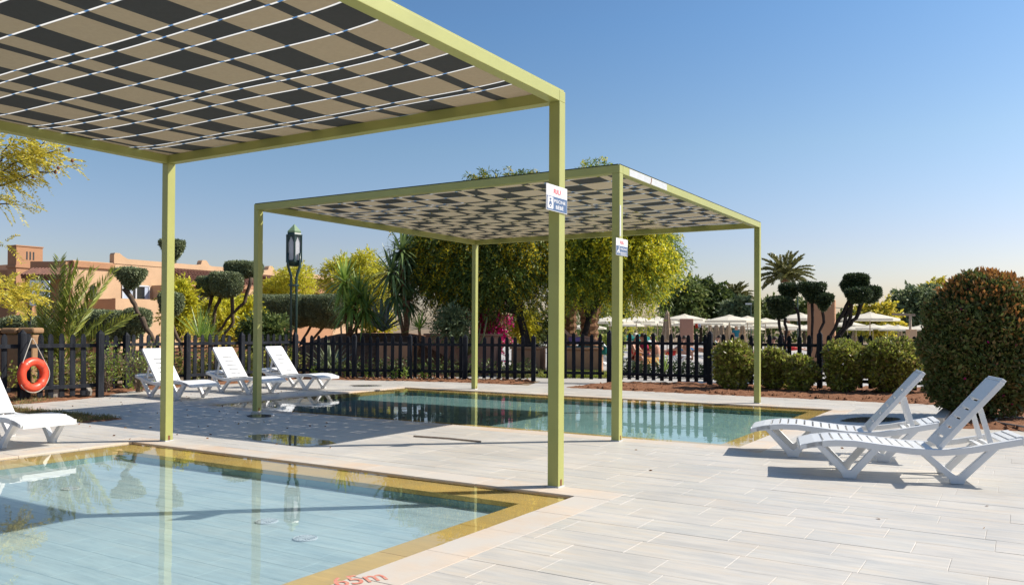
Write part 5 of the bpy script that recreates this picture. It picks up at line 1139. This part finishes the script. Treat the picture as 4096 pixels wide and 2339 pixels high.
sword_plant('yucca', 'small bright yucca in front of the mimosa trunks', [(1045, 818, 0, .8)], [[(1045, 818), (1046, 850)]], atx(1045 * S6, 25.4, 0), 'yucca', 25.4, .75, .05, 40, .05, lo=0, hi=85, droop=.3)
sword_plant('yucca', 'small bright yucca on the mound left of the blue agave', [(888, 810, 0, .7)], [[(888, 810), (888, 838)]], atx(888 * S6, 27.2, .9), 'yucca', 27.2, .8, .05, 36, .05, lo=-10, hi=85, droop=.4)
sword_plant('fan_palm', 'spiky fan palm behind the weathered fence under the double crowned tree', [(497, 840, 0, 1), (515, 850, .3, .9)], None, atx(500 * S6, 23.2, 0), 'yucca', 23.2, .95, .03, 60, .05, lo=0, hi=88, droop=.1)
sword_plant('yucca', 'green sword plant behind the right fence beside the folded parasol', [(1655, 925, 0, 1)], None, atx(1655 * S6, 23.6, 0), 'yucca', 23.6, .55, .06, 12, .05, lo=45, hi=88, droop=.1)
def agave(label, base, L, w, n, mat, lo, hi):
    root = thing('agave', label, 'agave', base); me = None
    for k in range(n):
        f = (k + .5) / n
        if me is None: o = blade_mesh(L, w, .03, .12).build('leaf', mat, root, smooth=True); me = o.data
        else: o = bpy.data.objects.new('leaf', me); C.objects.link(o); o.parent = root
        o.rotation_euler = (0, -math.radians(hi + (lo - hi) * f + random.uniform(-5, 5)), k * 2.39996); s = random.uniform(.8, 1.05); o.scale = (s, s, s); o.location = (0, 0, .05)
agave('large blue grey agave on top of the soil mound', at(952 * S6, 1328, 28.0) - [0, 0, .02], 1.3, .15, 30, 'agave', 18, 86)
agave('pale striped agave seen through the fence pickets below the mound', atx(822 * S6, 24.7, .05), 1.15, .13, 24, 'agave2', 20, 84)
def cactus():
    b = atx(1165 * S6, 25.8, .9); root = thing('candelabra_cactus', 'candelabra cactus with many upright thin arms beside the thin pergola post', 'cactus', b)
    for k in range(15):
        a = k * 2.4; r = .1 + .03 * k; h = random.uniform(.65, 1.0); mb = MB(); mb.tube([b + [0, 0, -.3], b + [r * .8 * math.cos(a), r * .8 * math.sin(a), .02], b + [r * math.cos(a), r * math.sin(a), .2], b + [r * 1.25 * math.cos(a), r * 1.25 * math.sin(a), h]], [.03, .035, .035, .02], 6); mb.build('arm', 'cactus', root, b, smooth=True)
cactus()
e1, e2 = ell(1222, 775, 28, 40, 28.4), ell(1170, 765, 30, 25, 28.6)
strand_tree('bougainvillea', 'magenta bougainvillea left of the folded parasol', 'shrub', np.array([e1[0][0], 28.4, 0]), [e1, e2, (e1[0] - [0, 0, .7], e1[1] * .9)], 520, 'midtree', 'magenta', L=.5, nleaf=9, leafL=.09, leafW=.045, droop=.4, fp=1.0, nfl=4, flS=.10, trunk_r=.05)
# feathery tree at the left edge
def feather_tree():
    Y = 13.0; b = atx(-330, Y, 0); root = thing('jacaranda_tree', 'yellowing feathery tree reaching in from the left edge', 'tree', b)
    blobs = [(25, 380, 70, 40, 80), (85, 362, 55, 24, 52), (10, 435, 45, 26, 46), (95, 400, 38, 14, 24), (0, 500, 32, 12, 16), (20, 722, 45, 24, 44), (0, 745, 32, 22, 30), (62, 738, 22, 10, 12), (-60, 420, 80, 80, 40), (-60, 700, 80, 80, 40), (0, 602, 12, 8, 5)]
    P0, D0 = [], []
    for px, py, rx, ry, n in blobs:
        n = int(n * .95); c, r = ell(px, py, rx, ry, Y); d = rnd_dirs(n); P0.append(c + d * r * RNG.uniform(.1, .95, (n, 1)) + np.column_stack([np.zeros(n), RNG.normal(size=n) * .3, np.zeros(n)])); D0.append(unit(RNG.normal(size=(n, 3)) * .6 + [.75, 0, -.1]))
    P0, D0 = np.concatenate(P0), np.concatenate(D0); K = len(P0); nl = 20; t = np.repeat(np.linspace(.08, 1, nl), 2); sd = np.tile([1., -1.], nl)
    S = unit(np.cross(D0, RNG.normal(size=(K, 3)) * .35 + [0, 0, 1])); L = RNG.uniform(.24, .44, K)
    P = P0[:, None] + D0[:, None] * (L[:, None, None] * t[None, :, None]) - np.array([0, 0, 1.]) * (L[:, None, None] * .3 * (t ** 2)[None, :, None])
    A = unit(D0[:, None] * .55 + S[:, None] * sd[None, :, None] + RNG.normal(size=P.shape) * .12)
    lv = leaf_verts(P.reshape(-1, 3), A.reshape(-1, 3), (.066 * RNG.uniform(.7, 1.2, P.shape[:2])).reshape(-1), .017); quads('crown', lv, 'feather', root, origin=b)
    mb = MB(); limb(mb, [b - [0, 0, .1], b + [.1, 0, 1.2], b + [.3, 0, 2.2]], .16, .11, 9, .02); f = b + [.3, 0, 2.2]
    for pts in (((-150, 520), (0, 430), (60, 400), (150, 372)), ((-150, 520), (-20, 470), (90, 430), (140, 425)), ((-150, 480), (0, 400), (30, 345)), ((-150, 700), (0, 745), (60, 750), (100, 735)), ((-150, 520), (-20, 505), (40, 510)), ((60, 400), (100, 370), (120, 335))):
        limb(mb, ([f] if pts[0][0] < 0 else []) + [at(x * S6, y * S6, Y) for x, y in pts], .03 if pts[0][0] < 0 else .012, .006, 6, .012)
    mb.build('trunk', 'bark', root, b, smooth=True)
    for px, py in ((138, 428), (145, 418), (172, 372), (82, 440), (180, 400)):
        m = MB(); p = at(px * S6, py * S6, Y); m.lathe([(.004, -.035), (.022, -.02), (.026, .0), (.015, .02), (.003, .03)], p, 7); m.build('seed_pod', 'rust', root, b)
feather_tree()
# twiggy bushes and weeds along the left fence
def twiggy(label, px, Y, h, w, n, leaves):
    b = atx(px, Y, 0.02); root = thing('twiggy_bush', label, 'shrub', b, 'half bare twiggy shrubs along the weathered fence'); mb = MB(); tips = []
    for k in range(n):
        d = unit([random.uniform(-1, 1) * w, random.uniform(-1, 1) * w, h]); L = h * random.uniform(.6, 1.1); p1 = b + d * L * .5 + RNG.normal(size=3) * .05; p2 = b + d * L + RNG.normal(size=3) * .08
        mb.tube([b + RNG.normal(size=3) * [.04, .04, 0], p1, p2], [.011, .007, .003], 4)
        for j in range(6):
            q = p1 + (p2 - p1) * random.random(); e = q + unit(RNG.normal(size=3) + d * .8) * random.uniform(.08, .22); mb.tube([q, e], [.004, .002], 3); tips.append(e)
    mb.build('twigs', 'twig', root, b); tips = np.array(tips); P = np.repeat(tips, leaves, 0) + RNG.normal(size=(len(tips) * leaves, 3)) * .05; quads('foliage', leaf_verts(P, rnd_dirs(len(P)), .055, .03), 'weed', root, origin=b)
twiggy('half bare twiggy shrub between the left pergola post and the end of the left fence', 560, 18.0, .95, .5, 46, 2); twiggy('smaller twiggy shrub behind the tall end post of the left fence', 428, 17.6, .85, .3, 22, 3); twiggy('twiggy shrub behind the leftmost fence section', 262, 17.6, .7, .45, 24, 2)
def hedge_behind():
    lv = []
    for t in np.linspace(0, 1, 26):
        p = np.array([-9.6 + 3.3 * t, 18.9 + 5.2 * t, .45]); n = 170; lv.append(leaf_verts(p + rnd_dirs(n) * [.45, .35, .42] * RNG.uniform(.3, 1, (n, 1)), rnd_dirs(n), .085, .05))
    for t in np.linspace(0, 1, 20):
        p = np.array([-11 + 2.4 * t, 14.6 + 3.4 * t, .4]); n = 70; lv.append(leaf_verts(p + rnd_dirs(n) * [.4, .3, .4] * RNG.uniform(.3, 1, (n, 1)), rnd_dirs(n), .085, .05))
    quads('undergrowth', np.concatenate(lv), 'hedge', kind='stuff')
    lv = []
    for x in np.arange(-5.4, .6, .28):
        p = np.array([x, 23.75 - .12 * (x + 5.4), .3]); n = 70; lv.append(leaf_verts(p + rnd_dirs(n) * [.25, .2, .34] * RNG.uniform(.3, 1, (n, 1)), rnd_dirs(n), .10, .05))
    quads('undergrowth', np.concatenate(lv), 'darktree', kind='stuff')
    lv = []
    for x in np.arange(3.4, 7.2, .3):
        p = np.array([x, 25.2 - .35 * (x - 3.4), .22]); n = 260; lv.append(leaf_verts(p + rnd_dirs(n) * [.3, .3, .3] * RNG.uniform(.3, 1, (n, 1)), rnd_dirs(n), .10, .05))
    quads('undergrowth', np.concatenate(lv), 'ficus', kind='stuff')
hedge_behind()
def tufts(name, spots, n, h, w, mat, spread):
    lv = []
    for p in spots:
        P = np.asarray(p, float) + RNG.normal(size=(n, 3)) * [spread, spread, 0]; A = unit(RNG.normal(size=(n, 3)) * .45 + [0, 0, 1]); lv.append(leaf_verts(P, A, h * RNG.uniform(.4, 1.2, n), w))
    return quads(name, np.concatenate(lv), mat, kind='stuff')
WEED = ['weed in front of the first lounger backrest by the left fence', 'weed left of the middle lounger', 'weed near the post of the weathered fence', 'weed behind the middle lounger', 'weed between the middle and farthest lounger', 'weed right of the lamp post foot', 'weed under the pale striped agave', 'weed left of the thin pergola post', 'taller weed left of the thin pergola post', 'weed behind the foot of the farthest lounger', 'tiny weed left of the red mulch strip']
for i, (px, py, s) in enumerate(((935 * .549, 1560, 1), (1260 * .549, 1545, .7), (1385 * .549, 1527, .6), (1468 * .549, 1522, .8), (1795 * .549, 1520, 1), (1245 + 10, 1513, .9), (1468, 1515, .9), (1580, 1518, .7), (1620, 1520, 1.0), (1385, 1512, .7), (1700, 1518, .6))):
    b = gnd(px, py); n = 46; P = b + RNG.normal(size=(n, 3)) * [.05, .05, 0] + np.column_stack([np.zeros(n), np.zeros(n), RNG.uniform(0, .32 * s, n)])
    tag(quads('weed', leaf_verts(P, unit(RNG.normal(size=(n, 3)) * .6 + [0, 0, .8]), .11, .035), 'weed', origin=b), 'bright green ' + WEED[i], 'weed', 'bright weeds at the foot of the fence')
sp = [D(random.uniform(GRASS[0] + .03, GRASS[1] - .03), random.uniform(GRASS[2], GRASS[3] - .03), .01) for _ in range(420)]
tufts('grass', sp, 16, .055, .006, 'grass', .05)
tufts('grass', [np.array([random.uniform(-10.2, -8.6), random.uniform(14.2, 16.2), .03]) for _ in range(110)], 14, .09, .008, 'grass', .07)
tufts('lawn', [np.append(atx(random.uniform(2170, 2460), random.uniform(24.4, 25.4))[:2], -.02) for _ in range(330)], 26, .22, .012, 'lawn', .09)
tufts('lawn', [np.append(atx(random.uniform(2010, 2150), random.uniform(24.4, 25.8))[:2], -.02) for _ in range(120)], 20, .3, .012, 'grass', .09)
n = 420; ab = np.column_stack([RNG.uniform(6.4, 14, n), RNG.uniform(-16, 1.5, n)]); P = np.array([D(a, b, .006) for a, b in ab]); ok = [not (POOL1[0] < a < POOL1[1] and POOL1[2] < b < POOL1[3]) and not (POOL2[0] < a < POOL2[1] and POOL2[2] < b < POOL2[3]) and (b < -8.5 or random.random() < .12) for a, b in ab]
P = P[np.array(ok)]; quads('leaf_litter', leaf_verts(P, unit(RNG.normal(size=P.shape) * [1, 1, .12]), .045, .022), 'litter', kind='stuff')
# ================================================================ PARASOLS AND PEOPLE BEYOND THE FENCE
def make_parasol():
    root = thing('parasol', 'x', 'parasol', (0, 0, 0), 'open cream parasols by the big pool'); n = 8; R = 1.42
    mb = MB(); ring = lambda r, z: [(r * math.cos(2 * math.pi * (k + .5) / n), r * math.sin(2 * math.pi * (k + .5) / n), z) for k in range(n)]
    vs = ring(.05, 2.54) + ring(.55, 2.455) + ring(1.05, 2.345) + ring(R, 2.27) + ring(R * .995, 2.16); fs = []
    for i in range(4):
        for k in range(n): fs.append((i * n + k, i * n + (k + 1) % n, (i + 1) * n + (k + 1) % n, (i + 1) * n + k))
    mb.add(vs, fs); mb.build('canopy', 'cream', root)
    v = MB(); vs = ring(.01, 2.59) + ring(.26, 2.52); v.add(vs, [(k, (k + 1) % n, n + (k + 1) % n, n + k) for k in range(n)]); v.build('vent_cap', 'cream', root)
    p = MB(); p.tube([(0, 0, -1.2), (0, 0, 2.56)], .028, 8); p.build('pole', 'pole', root)
    for k in range(n):
        r = MB(); a = 2 * math.pi * (k + .5) / n; r.tube([(.06 * math.cos(a), .06 * math.sin(a), 2.50), (R * .98 * math.cos(a), R * .98 * math.sin(a), 2.245)], .012, 4); r.build('rib', 'pole', root)
    return root
OPEN = [(2738, 1254, 50, 1.0, 'cream parasol right of the big folded parasol, in front of the terracotta pillar'), (2918, 1257, 47, 1.05, 'widest cream parasol just left of the thin pergola post'), (2990, 1262, 54, 1.0, 'cream parasol cut by the thin pergola post'),
        (2545, 1262, 48, 1.0, 'cream parasol right of the sign post below the blossoming mimosa'), (2630, 1265, 53, 1.0, 'cream parasol left of the big folded parasol'), (2440, 1262, 45, 1.0, 'cream parasol between the right palm trunk and the sign post'),
        (2585, 1278, 62, 1.0, 'low small parasol under the one right of the sign post'), (2765, 1275, 60, 1.0, 'low parasol behind the terracotta pillar'), (2835, 1274, 58, 1.0, 'parasol between the two widest cream parasols'), (3012, 1288, 66, 1.0, 'low far parasol at the thin pergola post'),
        (3000, 1299, 72, 1.0, 'lowest far parasol left of the thin pergola post'), (3085, 1285, 60, 1.0, 'low parasol right of the thin pergola post'), (3200, 1249, 45, 1.0, 'high cream parasol between the dark topiary stems'), (3062, 1270, 56, 1.0, 'parasol half hidden by the left dark topiary head'),
        (3135, 1287, 58, 1.0, 'low parasol behind the left dark topiary stems'), (3205, 1298, 62, 1.0, 'lowest parasol left of the terracotta slab'), (3480, 1246, 44, 1.12, 'big cream parasol right of the leaning topiary'), (3492, 1294, 62, 1.0, 'small far parasol under the big right one'),
        (3425, 1299, 66, 1.0, 'small far parasol close right of the terracotta slab'), (3550, 1295, 68, 1.0, 'small far parasol left of the ochre pillar'), (3592, 1298, 60, 1.0, 'parasol just left of the ochre pillar'), (3684, 1298, 60, 1.0, 'parasol touching the big round bush'), (2120, 1257, 38, 1.0, 'cream parasol left of the mimosa trunk'), (2350, 1290, 50, .9, 'parasol between the two palm trunks'), (2700, 1281, 66, 1.0, 'small far parasol just right of the big folded parasol'), (2505, 1281, 60, 1.0, 'small far parasol behind the sign post'), (2880, 1290, 74, 1.0, 'small far parasol above the row of folded parasols'), (2950, 1278, 62, 1.0, 'parasol above the man in teal blue'), (3250, 1292, 70, 1.0, 'small far parasol against the terracotta slab'), (3390, 1281, 58, 1.0, 'parasol at the foot of the leaning topiary'), (3640, 1303, 72, 1.0, 'tiny far parasol behind the ochre pillar')]
p0 = make_parasol()
for i, (px, py, Y, s, lb) in enumerate(OPEN):
    o = p0 if i == 0 else copy_tree(p0); a = at(px, py, Y); o.location = (a[0], Y, a[2] - 2.6 * s); o.scale = (s * .92, s * .92, s); o.rotation_euler = (0, 0, random.uniform(0, .7)); o['label'] = lb
def make_folded():
    root = thing('folded_parasol', 'x', 'folded parasol', (0, 0, 0), 'folded beige parasols by the big pool'); mb = MB(); n = 32; prof = [(.015, 2.55), (.07, 2.46), (.125, 2.36), (.10, 2.33), (.15, 2.1), (.20, 1.75), (.24, 1.4), (.28, 1.12), (.30, .98)]
    vs = []; fs = []
    for i, (r, z) in enumerate(prof):
        for k in range(n):
            a = 2 * math.pi * k / n; f = 1 + .22 * math.sin(8 * a) * min(1, i / 4); dz = -.09 * math.sin(4 * a) * (i == len(prof) - 1); vs.append((r * f * math.cos(a), r * f * math.sin(a), z + dz))
    for i in range(len(prof) - 1):
        for k in range(n): fs.append((i * n + k, i * n + (k + 1) % n, (i + 1) * n + (k + 1) % n, (i + 1) * n + k))
    mb.add(vs, fs); mb.build('canopy', 'beige', root); t = MB(); t.lathe([(.215, 1.62), (.225, 1.60), (.225, 1.56), (.215, 1.54)], n=16); t.build('tie', 'beige', root)
    p = MB(); p.tube([(0, 0, -1.0), (0, 0, 2.6)], .026, 8); p.build('pole', 'pole', root); return root
FOLD = [(2669, 1237, 44, 1.02, 'large folded beige parasol standing alone behind the right fence'), (2840, 1290, 66, 1.0, 'folded parasol leftmost of the small row'), (2865, 1284, 64, 1.0, 'second folded parasol of the small row'), (2888, 1282, 66, 1.0, 'third folded parasol of the small row'), (2914, 1283, 64, 1.0, 'fourth folded parasol, left of the man in blue'), (2970, 1283, 64, 1.0, 'folded parasol right of the man in blue'),
        (3418, 1302, 78, 1.0, 'folded parasol right of the terracotta slab'), (3490, 1302, 76, 1.0, 'folded parasol under the big right parasol'), (3518, 1303, 80, 1.0, 'folded parasol right of another under the big right parasol'), (3602, 1304, 78, 1.0, 'folded parasol left of the ochre pillar'), (2028, 1236, 36, 1.0, 'folded beige parasol beside the magenta bougainvillea')]
f0 = make_folded()
for i, (px, py, Y, s, lb) in enumerate(FOLD):
    o = f0 if i == 0 else copy_tree(f0); a = at(px, py, Y); o.location = (a[0], Y, a[2] - 2.6 * s); o.scale = (s, s, s); o.rotation_euler = (0, 0, i * .5); o['label'] = lb
# people: one continuous skinned body each, hair as a child
def person(label, loc, rz, J, clothes, hair='hair_dark', bald=False):
    """J: joints in body space (x forward); clothes: list of (material, set of bones)"""
    E = [('pelvis', 'belly'), ('belly', 'chest'), ('chest', 'neck'), ('neck', 'head'), ('head', 'top'), ('head', 'nose'), ('chest', 'shoulder_l'), ('shoulder_l', 'elbow_l'), ('elbow_l', 'hand_l'), ('hand_l', 'finger_l'), ('chest', 'shoulder_r'), ('shoulder_r', 'elbow_r'), ('elbow_r', 'hand_r'), ('hand_r', 'finger_r'),
         ('pelvis', 'hip_l'), ('hip_l', 'knee_l'), ('knee_l', 'ankle_l'), ('ankle_l', 'toe_l'), ('pelvis', 'hip_r'), ('hip_r', 'knee_r'), ('knee_r', 'ankle_r'), ('ankle_r', 'toe_r')]
    R = {'pelvis': .15, 'belly': .145, 'chest': .15, 'neck': .055, 'head': .095, 'top': .075, 'nose': .018, 'shoulder': .068, 'elbow': .045, 'hand': .036, 'finger': .022, 'hip': .095, 'knee': .062, 'ankle': .042, 'toe': .035}
    names = list(J); me = bpy.data.meshes.new('person'); me.from_pydata([J[n] for n in names], [(names.index(a), names.index(b)) for a, b in E], [])
    ob = bpy.data.objects.new('tmp', me); C.objects.link(ob); md = ob.modifiers.new('skin', 'SKIN'); ob.modifiers.new('sub', 'SUBSURF').levels = 1
    for i, n in enumerate(names):
        sv = me.skin_vertices[0].data[i]; r = R[n.split('_')[0]]; sv.radius = (r, r); sv.use_root = n == 'pelvis'
    dg = bpy.context.evaluated_depsgraph_get(); body = bpy.data.meshes.new_from_object(ob.evaluated_get(dg)); bpy.data.objects.remove(ob)
    body.name = 'body'; body.materials.clear(); body.materials.append(M['skin'])
    for m, _ in clothes: body.materials.append(M[m])
    segs = [(a, b, np.array(J[a], float), np.array(J[b], float)) for a, b in E]
    for p in body.polygons:
        c = np.array(p.center); best = None
        for a, b, A, B in segs:
            t = np.clip(np.dot(c - A, B - A) / (np.dot(B - A, B - A) + 1e-9), 0, 1); d = np.linalg.norm(c - A - t * (B - A))
            if best is None or d < best[0]: best = (d, a + '-' + b, t)
        for k, (m, bones) in enumerate(clothes):
            for bn in bones:
                nm, lim = (bn.split(':') + ['1'])[:2]
                if nm == best[1] and best[2] <= float(lim): p.material_index = k + 1
        p.use_smooth = True
    root = thing('person', label, 'person', loc, None, rz); o = bpy.data.objects.new('body', body); C.objects.link(o); o.parent = root
    h = np.array(J['head'], float); t = np.array(J['top'], float); up = unit(t - h); nz = unit(np.array(J['nose'], float) - h); hm = MB(); vs = []
    for i in range(6):
        for k in range(12):
            th = i / 5 * 1.75; a = 2 * math.pi * k / 12; s = unit(np.cross(up, nz)); d = math.cos(th) * up + math.sin(th) * (math.cos(a) * nz + math.sin(a) * s); rr = .118 if np.dot(d, nz) < .45 else .085
            vs.append(h + up * .045 - nz * .012 + d * rr)
    hm.add(vs, [(i * 12 + k, i * 12 + (k + 1) % 12, (i + 1) * 12 + (k + 1) % 12, (i + 1) * 12 + k) for i in range(5) for k in range(12)]); hm.build('hair', hair, root, smooth=True)
    ey = MB(); s = unit(np.cross(up, nz))
    for q in (-.036, .036): ey.lathe([(.002, -.012), (.011, 0), (.002, .012)], h + nz * .092 + s * q + up * .02, 6)
    ey.build('eye', 'hair_dark', root)
    return root
def mirror(d):
    out = dict(d)
    for k, v in d.items():
        if k.endswith('_l'): out[k[:-2] + '_r'] = (v[0], -v[1], v[2])
    return out
STAND = mirror({'pelvis': (0, 0, .95), 'belly': (.01, 0, 1.12), 'chest': (0, 0, 1.35), 'neck': (.01, 0, 1.52), 'head': (.03, 0, 1.64), 'top': (.02, 0, 1.72), 'nose': (.135, 0, 1.63), 'shoulder_l': (0, .19, 1.42), 'elbow_l': (-.02, .25, 1.14), 'hand_l': (.10, .25, .90), 'finger_l': (.13, .24, .80), 'hip_l': (0, .10, .88), 'knee_l': (.03, .11, .48), 'ankle_l': (0, .12, .07), 'toe_l': (.17, .14, .035)})
STAND['hand_r'] = (.22, -.18, 1.12); STAND['finger_r'] = (.30, -.14, 1.14)
RECL = mirror({'pelvis': (0, 0, .50), 'belly': (-.12, 0, .56), 'chest': (-.30, 0, .76), 'neck': (-.40, 0, .93), 'head': (-.42, 0, 1.06), 'top': (-.44, 0, 1.14), 'nose': (-.31, 0, 1.06), 'shoulder_l': (-.32, .19, .84), 'elbow_l': (-.10, .26, .66), 'hand_l': (.12, .18, .66), 'finger_l': (.20, .14, .66), 'hip_l': (.02, .10, .50), 'knee_l': (.42, .12, .62), 'ankle_l': (.80, .12, .45), 'toe_l': (.84, .13, .58)})
RECL['knee_r'] = (.42, -.12, .52); RECL['ankle_r'] = (.86, -.12, .44); RECL['toe_r'] = (.90, -.13, .57)
SIT = mirror({'pelvis': (0, 0, .50), 'belly': (.02, 0, .66), 'chest': (.08, 0, .88), 'neck': (.13, 0, 1.04), 'head': (.18, 0, 1.16), 'top': (.17, 0, 1.24), 'nose': (.285, 0, 1.14), 'shoulder_l': (.08, .19, .95), 'elbow_l': (.22, .25, .72), 'hand_l': (.40, .14, .66), 'finger_l': (.48, .10, .64), 'hip_l': (.04, .10, .48), 'knee_l': (.44, .14, .52), 'ankle_l': (.42, .13, .08), 'toe_l': (.58, .14, .04)})
PELV = {'pelvis-hip_l', 'pelvis-hip_r', 'pelvis-belly:0.35'}; TRUNKS = PELV | {'hip_l-knee_l:0.5', 'hip_r-knee_r:0.5'}; TOP = {'pelvis-belly', 'belly-chest', 'chest-neck:0.5', 'chest-shoulder_l', 'chest-shoulder_r', 'shoulder_l-elbow_l:0.6', 'shoulder_r-elbow_r:0.6'}; LEGS = PELV | {'hip_l-knee_l', 'hip_r-knee_r', 'knee_l-ankle_l:.9', 'knee_r-ankle_r:.9'}
def g0(px, Y): return atx(px, Y, -.02)
person('person with white hair and patterned shorts reclining above the brown planter wall', at(2290, 1362, 26.6) - [0, 0, .5], math.radians(-8), RECL, [('purple', TRUNKS)], 'hair_white')
person('person standing in a teal blue shirt between folded parasols', g0(2944, 54), math.radians(100), STAND, [('blue_shirt', TOP), ('towel_cream', LEGS)], 'hair_white')
person('person in a red and magenta swimsuit bending on a lounger left of the orange towel', g0(2527, 28.0), math.radians(-30), SIT, [('red_cloth', {'pelvis-hip_l', 'pelvis-hip_r', 'pelvis-belly', 'belly-chest:0.7'})], 'hair_white')
person('person in jeans and a deep red top sitting behind the fence', g0(2588, 28.6), math.radians(190), SIT, [('magenta_cloth', TOP), ('jeans', LEGS)])
person('person sunbathing in pale shorts right of the one in jeans', g0(2632, 28.3), math.radians(170), SIT, [('towel_cream', TRUNKS)])
person('person reclining under the big folded parasol', g0(2690, 32.6), math.radians(175), RECL, [('red_cloth', TRUNKS)])
person('person reclining beside a blue towel behind the fence', g0(2752, 37.5), math.radians(5), RECL, [('towel_blue', TRUNKS)])
person('person with orange trunks reclining left of the first round bush', g0(2835, 37), math.radians(178), RECL, [('towel_orange', TRUNKS)])
person('person sunbathing between the thin pergola post and the second round bush', g0(3048, 31), math.radians(172), RECL, [('purple', TRUNKS)])
person('person reclining far behind, left of the terracotta slab', g0(3165, 42), math.radians(10), RECL, [('red_cloth', TRUNKS)])
person('person lying in the shade of the pink planter by the bougainvillea', at(1860, 1440, 27.9) - [0, 0, .5], math.radians(170), RECL, [('towel_cream', TRUNKS)])
def towel(label, pts, mat, t=.015):
    p = [np.asarray(q, float) for q in pts]; og = p[0]; mb = MB(); n = 8; vs = []
    for i in range(n + 1):
        a = p[0] + (p[1] - p[0]) * i / n; b = p[3] + (p[2] - p[3]) * i / n
        for j in range(n + 1): q = a + (b - a) * j / n; vs.append(q + np.array([0, 1, .2]) * .03 * math.sin(i * 1.9 + j * .4))
    mb.add(vs, [(i * (n + 1) + j, (i + 1) * (n + 1) + j, (i + 1) * (n + 1) + j + 1, i * (n + 1) + j + 1) for i in range(n) for j in range(n)])
    o = mb.build('towel', mat, origin=og, smooth=True); s = o.modifiers.new('thick', 'SOLIDIFY'); s.thickness = t; return tag(o, label, 'towel', None)
Y = 27.9
towel('orange and cream towel draped over a raised lounger back behind the fence', [at(2537, 1375, Y), at(2552, 1378, Y), at(2572, 1436, Y), at(2556, 1442, Y - .1)], 'towel_orange')
towel('pale orange towel hanging over a lounger edge behind the fence', [at(2580, 1430, Y), at(2636, 1430, Y), at(2634, 1466, Y - .2), at(2584, 1464, Y - .2)], 'towel_orange'); towel('cream towel hanging on the lounger right of the gate', [at(2538, 1432, Y), at(2578, 1434, Y), at(2576, 1468, Y - .2), at(2540, 1464, Y - .2)], 'towel_cream')
towel('bright blue towel on a lounger right of the big folded parasol', [at(2718, 1384, 38), at(2742, 1384, 38), at(2742, 1402, 37.9), at(2719, 1402, 37.9)], 'towel_blue')
towel('red towel hanging under a parasol beside the terracotta pillar', [at(2780, 1294, 48), at(2791, 1294, 48), at(2790, 1312, 48), at(2782, 1313, 48)], 'towel_red'); towel('small blue towel hanging beside the red one', [at(2793, 1295, 48.3), at(2803, 1295, 48.3), at(2802, 1310, 48.3), at(2795, 1309, 48.3)], 'board_blue')
towel('light blue towel hanging below the folded parasol by the bougainvillea', [at(2026, 1413, 25.2), at(2037, 1413, 25.2), at(2036, 1444, 25.2), at(2026, 1444, 25.2)], 'board_blue')
def draped(label, px, py0, py1, Y, w):
    t = at(px, py0, Y); b = at(px, py1, Y); o = MB(); o.lathe([(w, b[2]), (w * .92, b[2] + (t[2] - b[2]) * .4), (w * .55, b[2] + (t[2] - b[2]) * .75), (.05, t[2])], (t[0], Y, 0), 10); m = o.build('teal_cover', 'teal', origin=[t[0], Y, 0]); tag(m, label, 'covered furniture', 'teal covered furniture by the hedge')
draped('teal cover peaked over furniture left of the fence post, nearest the sign post', 2520, 1338, 1362, 40, .55); draped('wide teal cover over furniture by the low hedge', 2552, 1336, 1362, 40.5, .5); draped('small teal cover right of the wide one', 2583, 1345, 1362, 41, .4)
bx = MB(); p = at(2330, 1400, 26.3); bx.box((0, 0, 0), (1.5, .5, .26)); o = bx.build('dark_cushion', 'teal', bevel=.05); o.location = tuple(p); tag(o, 'long dark green cushion on the brown planter wall behind the gate', 'cushion')
for px, y0, Y, lb in ((3004, 1215, 70, 'slim far street lamp beside the thin pergola post'), (3191, 1165, 60, 'tall slim pole between the two left topiary heads')):
    t = at(px, y0, Y); r = thing('lamp_mast', lb, 'street lamp', (t[0], Y, 0)); mb = MB(); mb.tube([(0, 0, 0), (0, 0, t[2])], .045, 6); mb.build('pole', 'lamp_green', r); mb = MB(); mb.box((-.2, 0, t[2]), (.5, .2, .12)); mb.build('lamp_head', 'bare', r)
r = thing('shade_frame', 'slim timber shade frame beyond the right parasols', 'shade frame', atx(3640, 46, 0)); og = atx(3640, 46, 0); mb = MB(); mb.beam(at(3570, 1256, 46), at(3660, 1260, 46), .1, .12, (0, 1, 0)); mb.build('beam', 'stick', r, og); mb = MB(); a = at(3641, 1262, 46); mb.tube([a, [a[0], a[1], 0]], .07, 6); mb.build('post', 'pole', r, og)
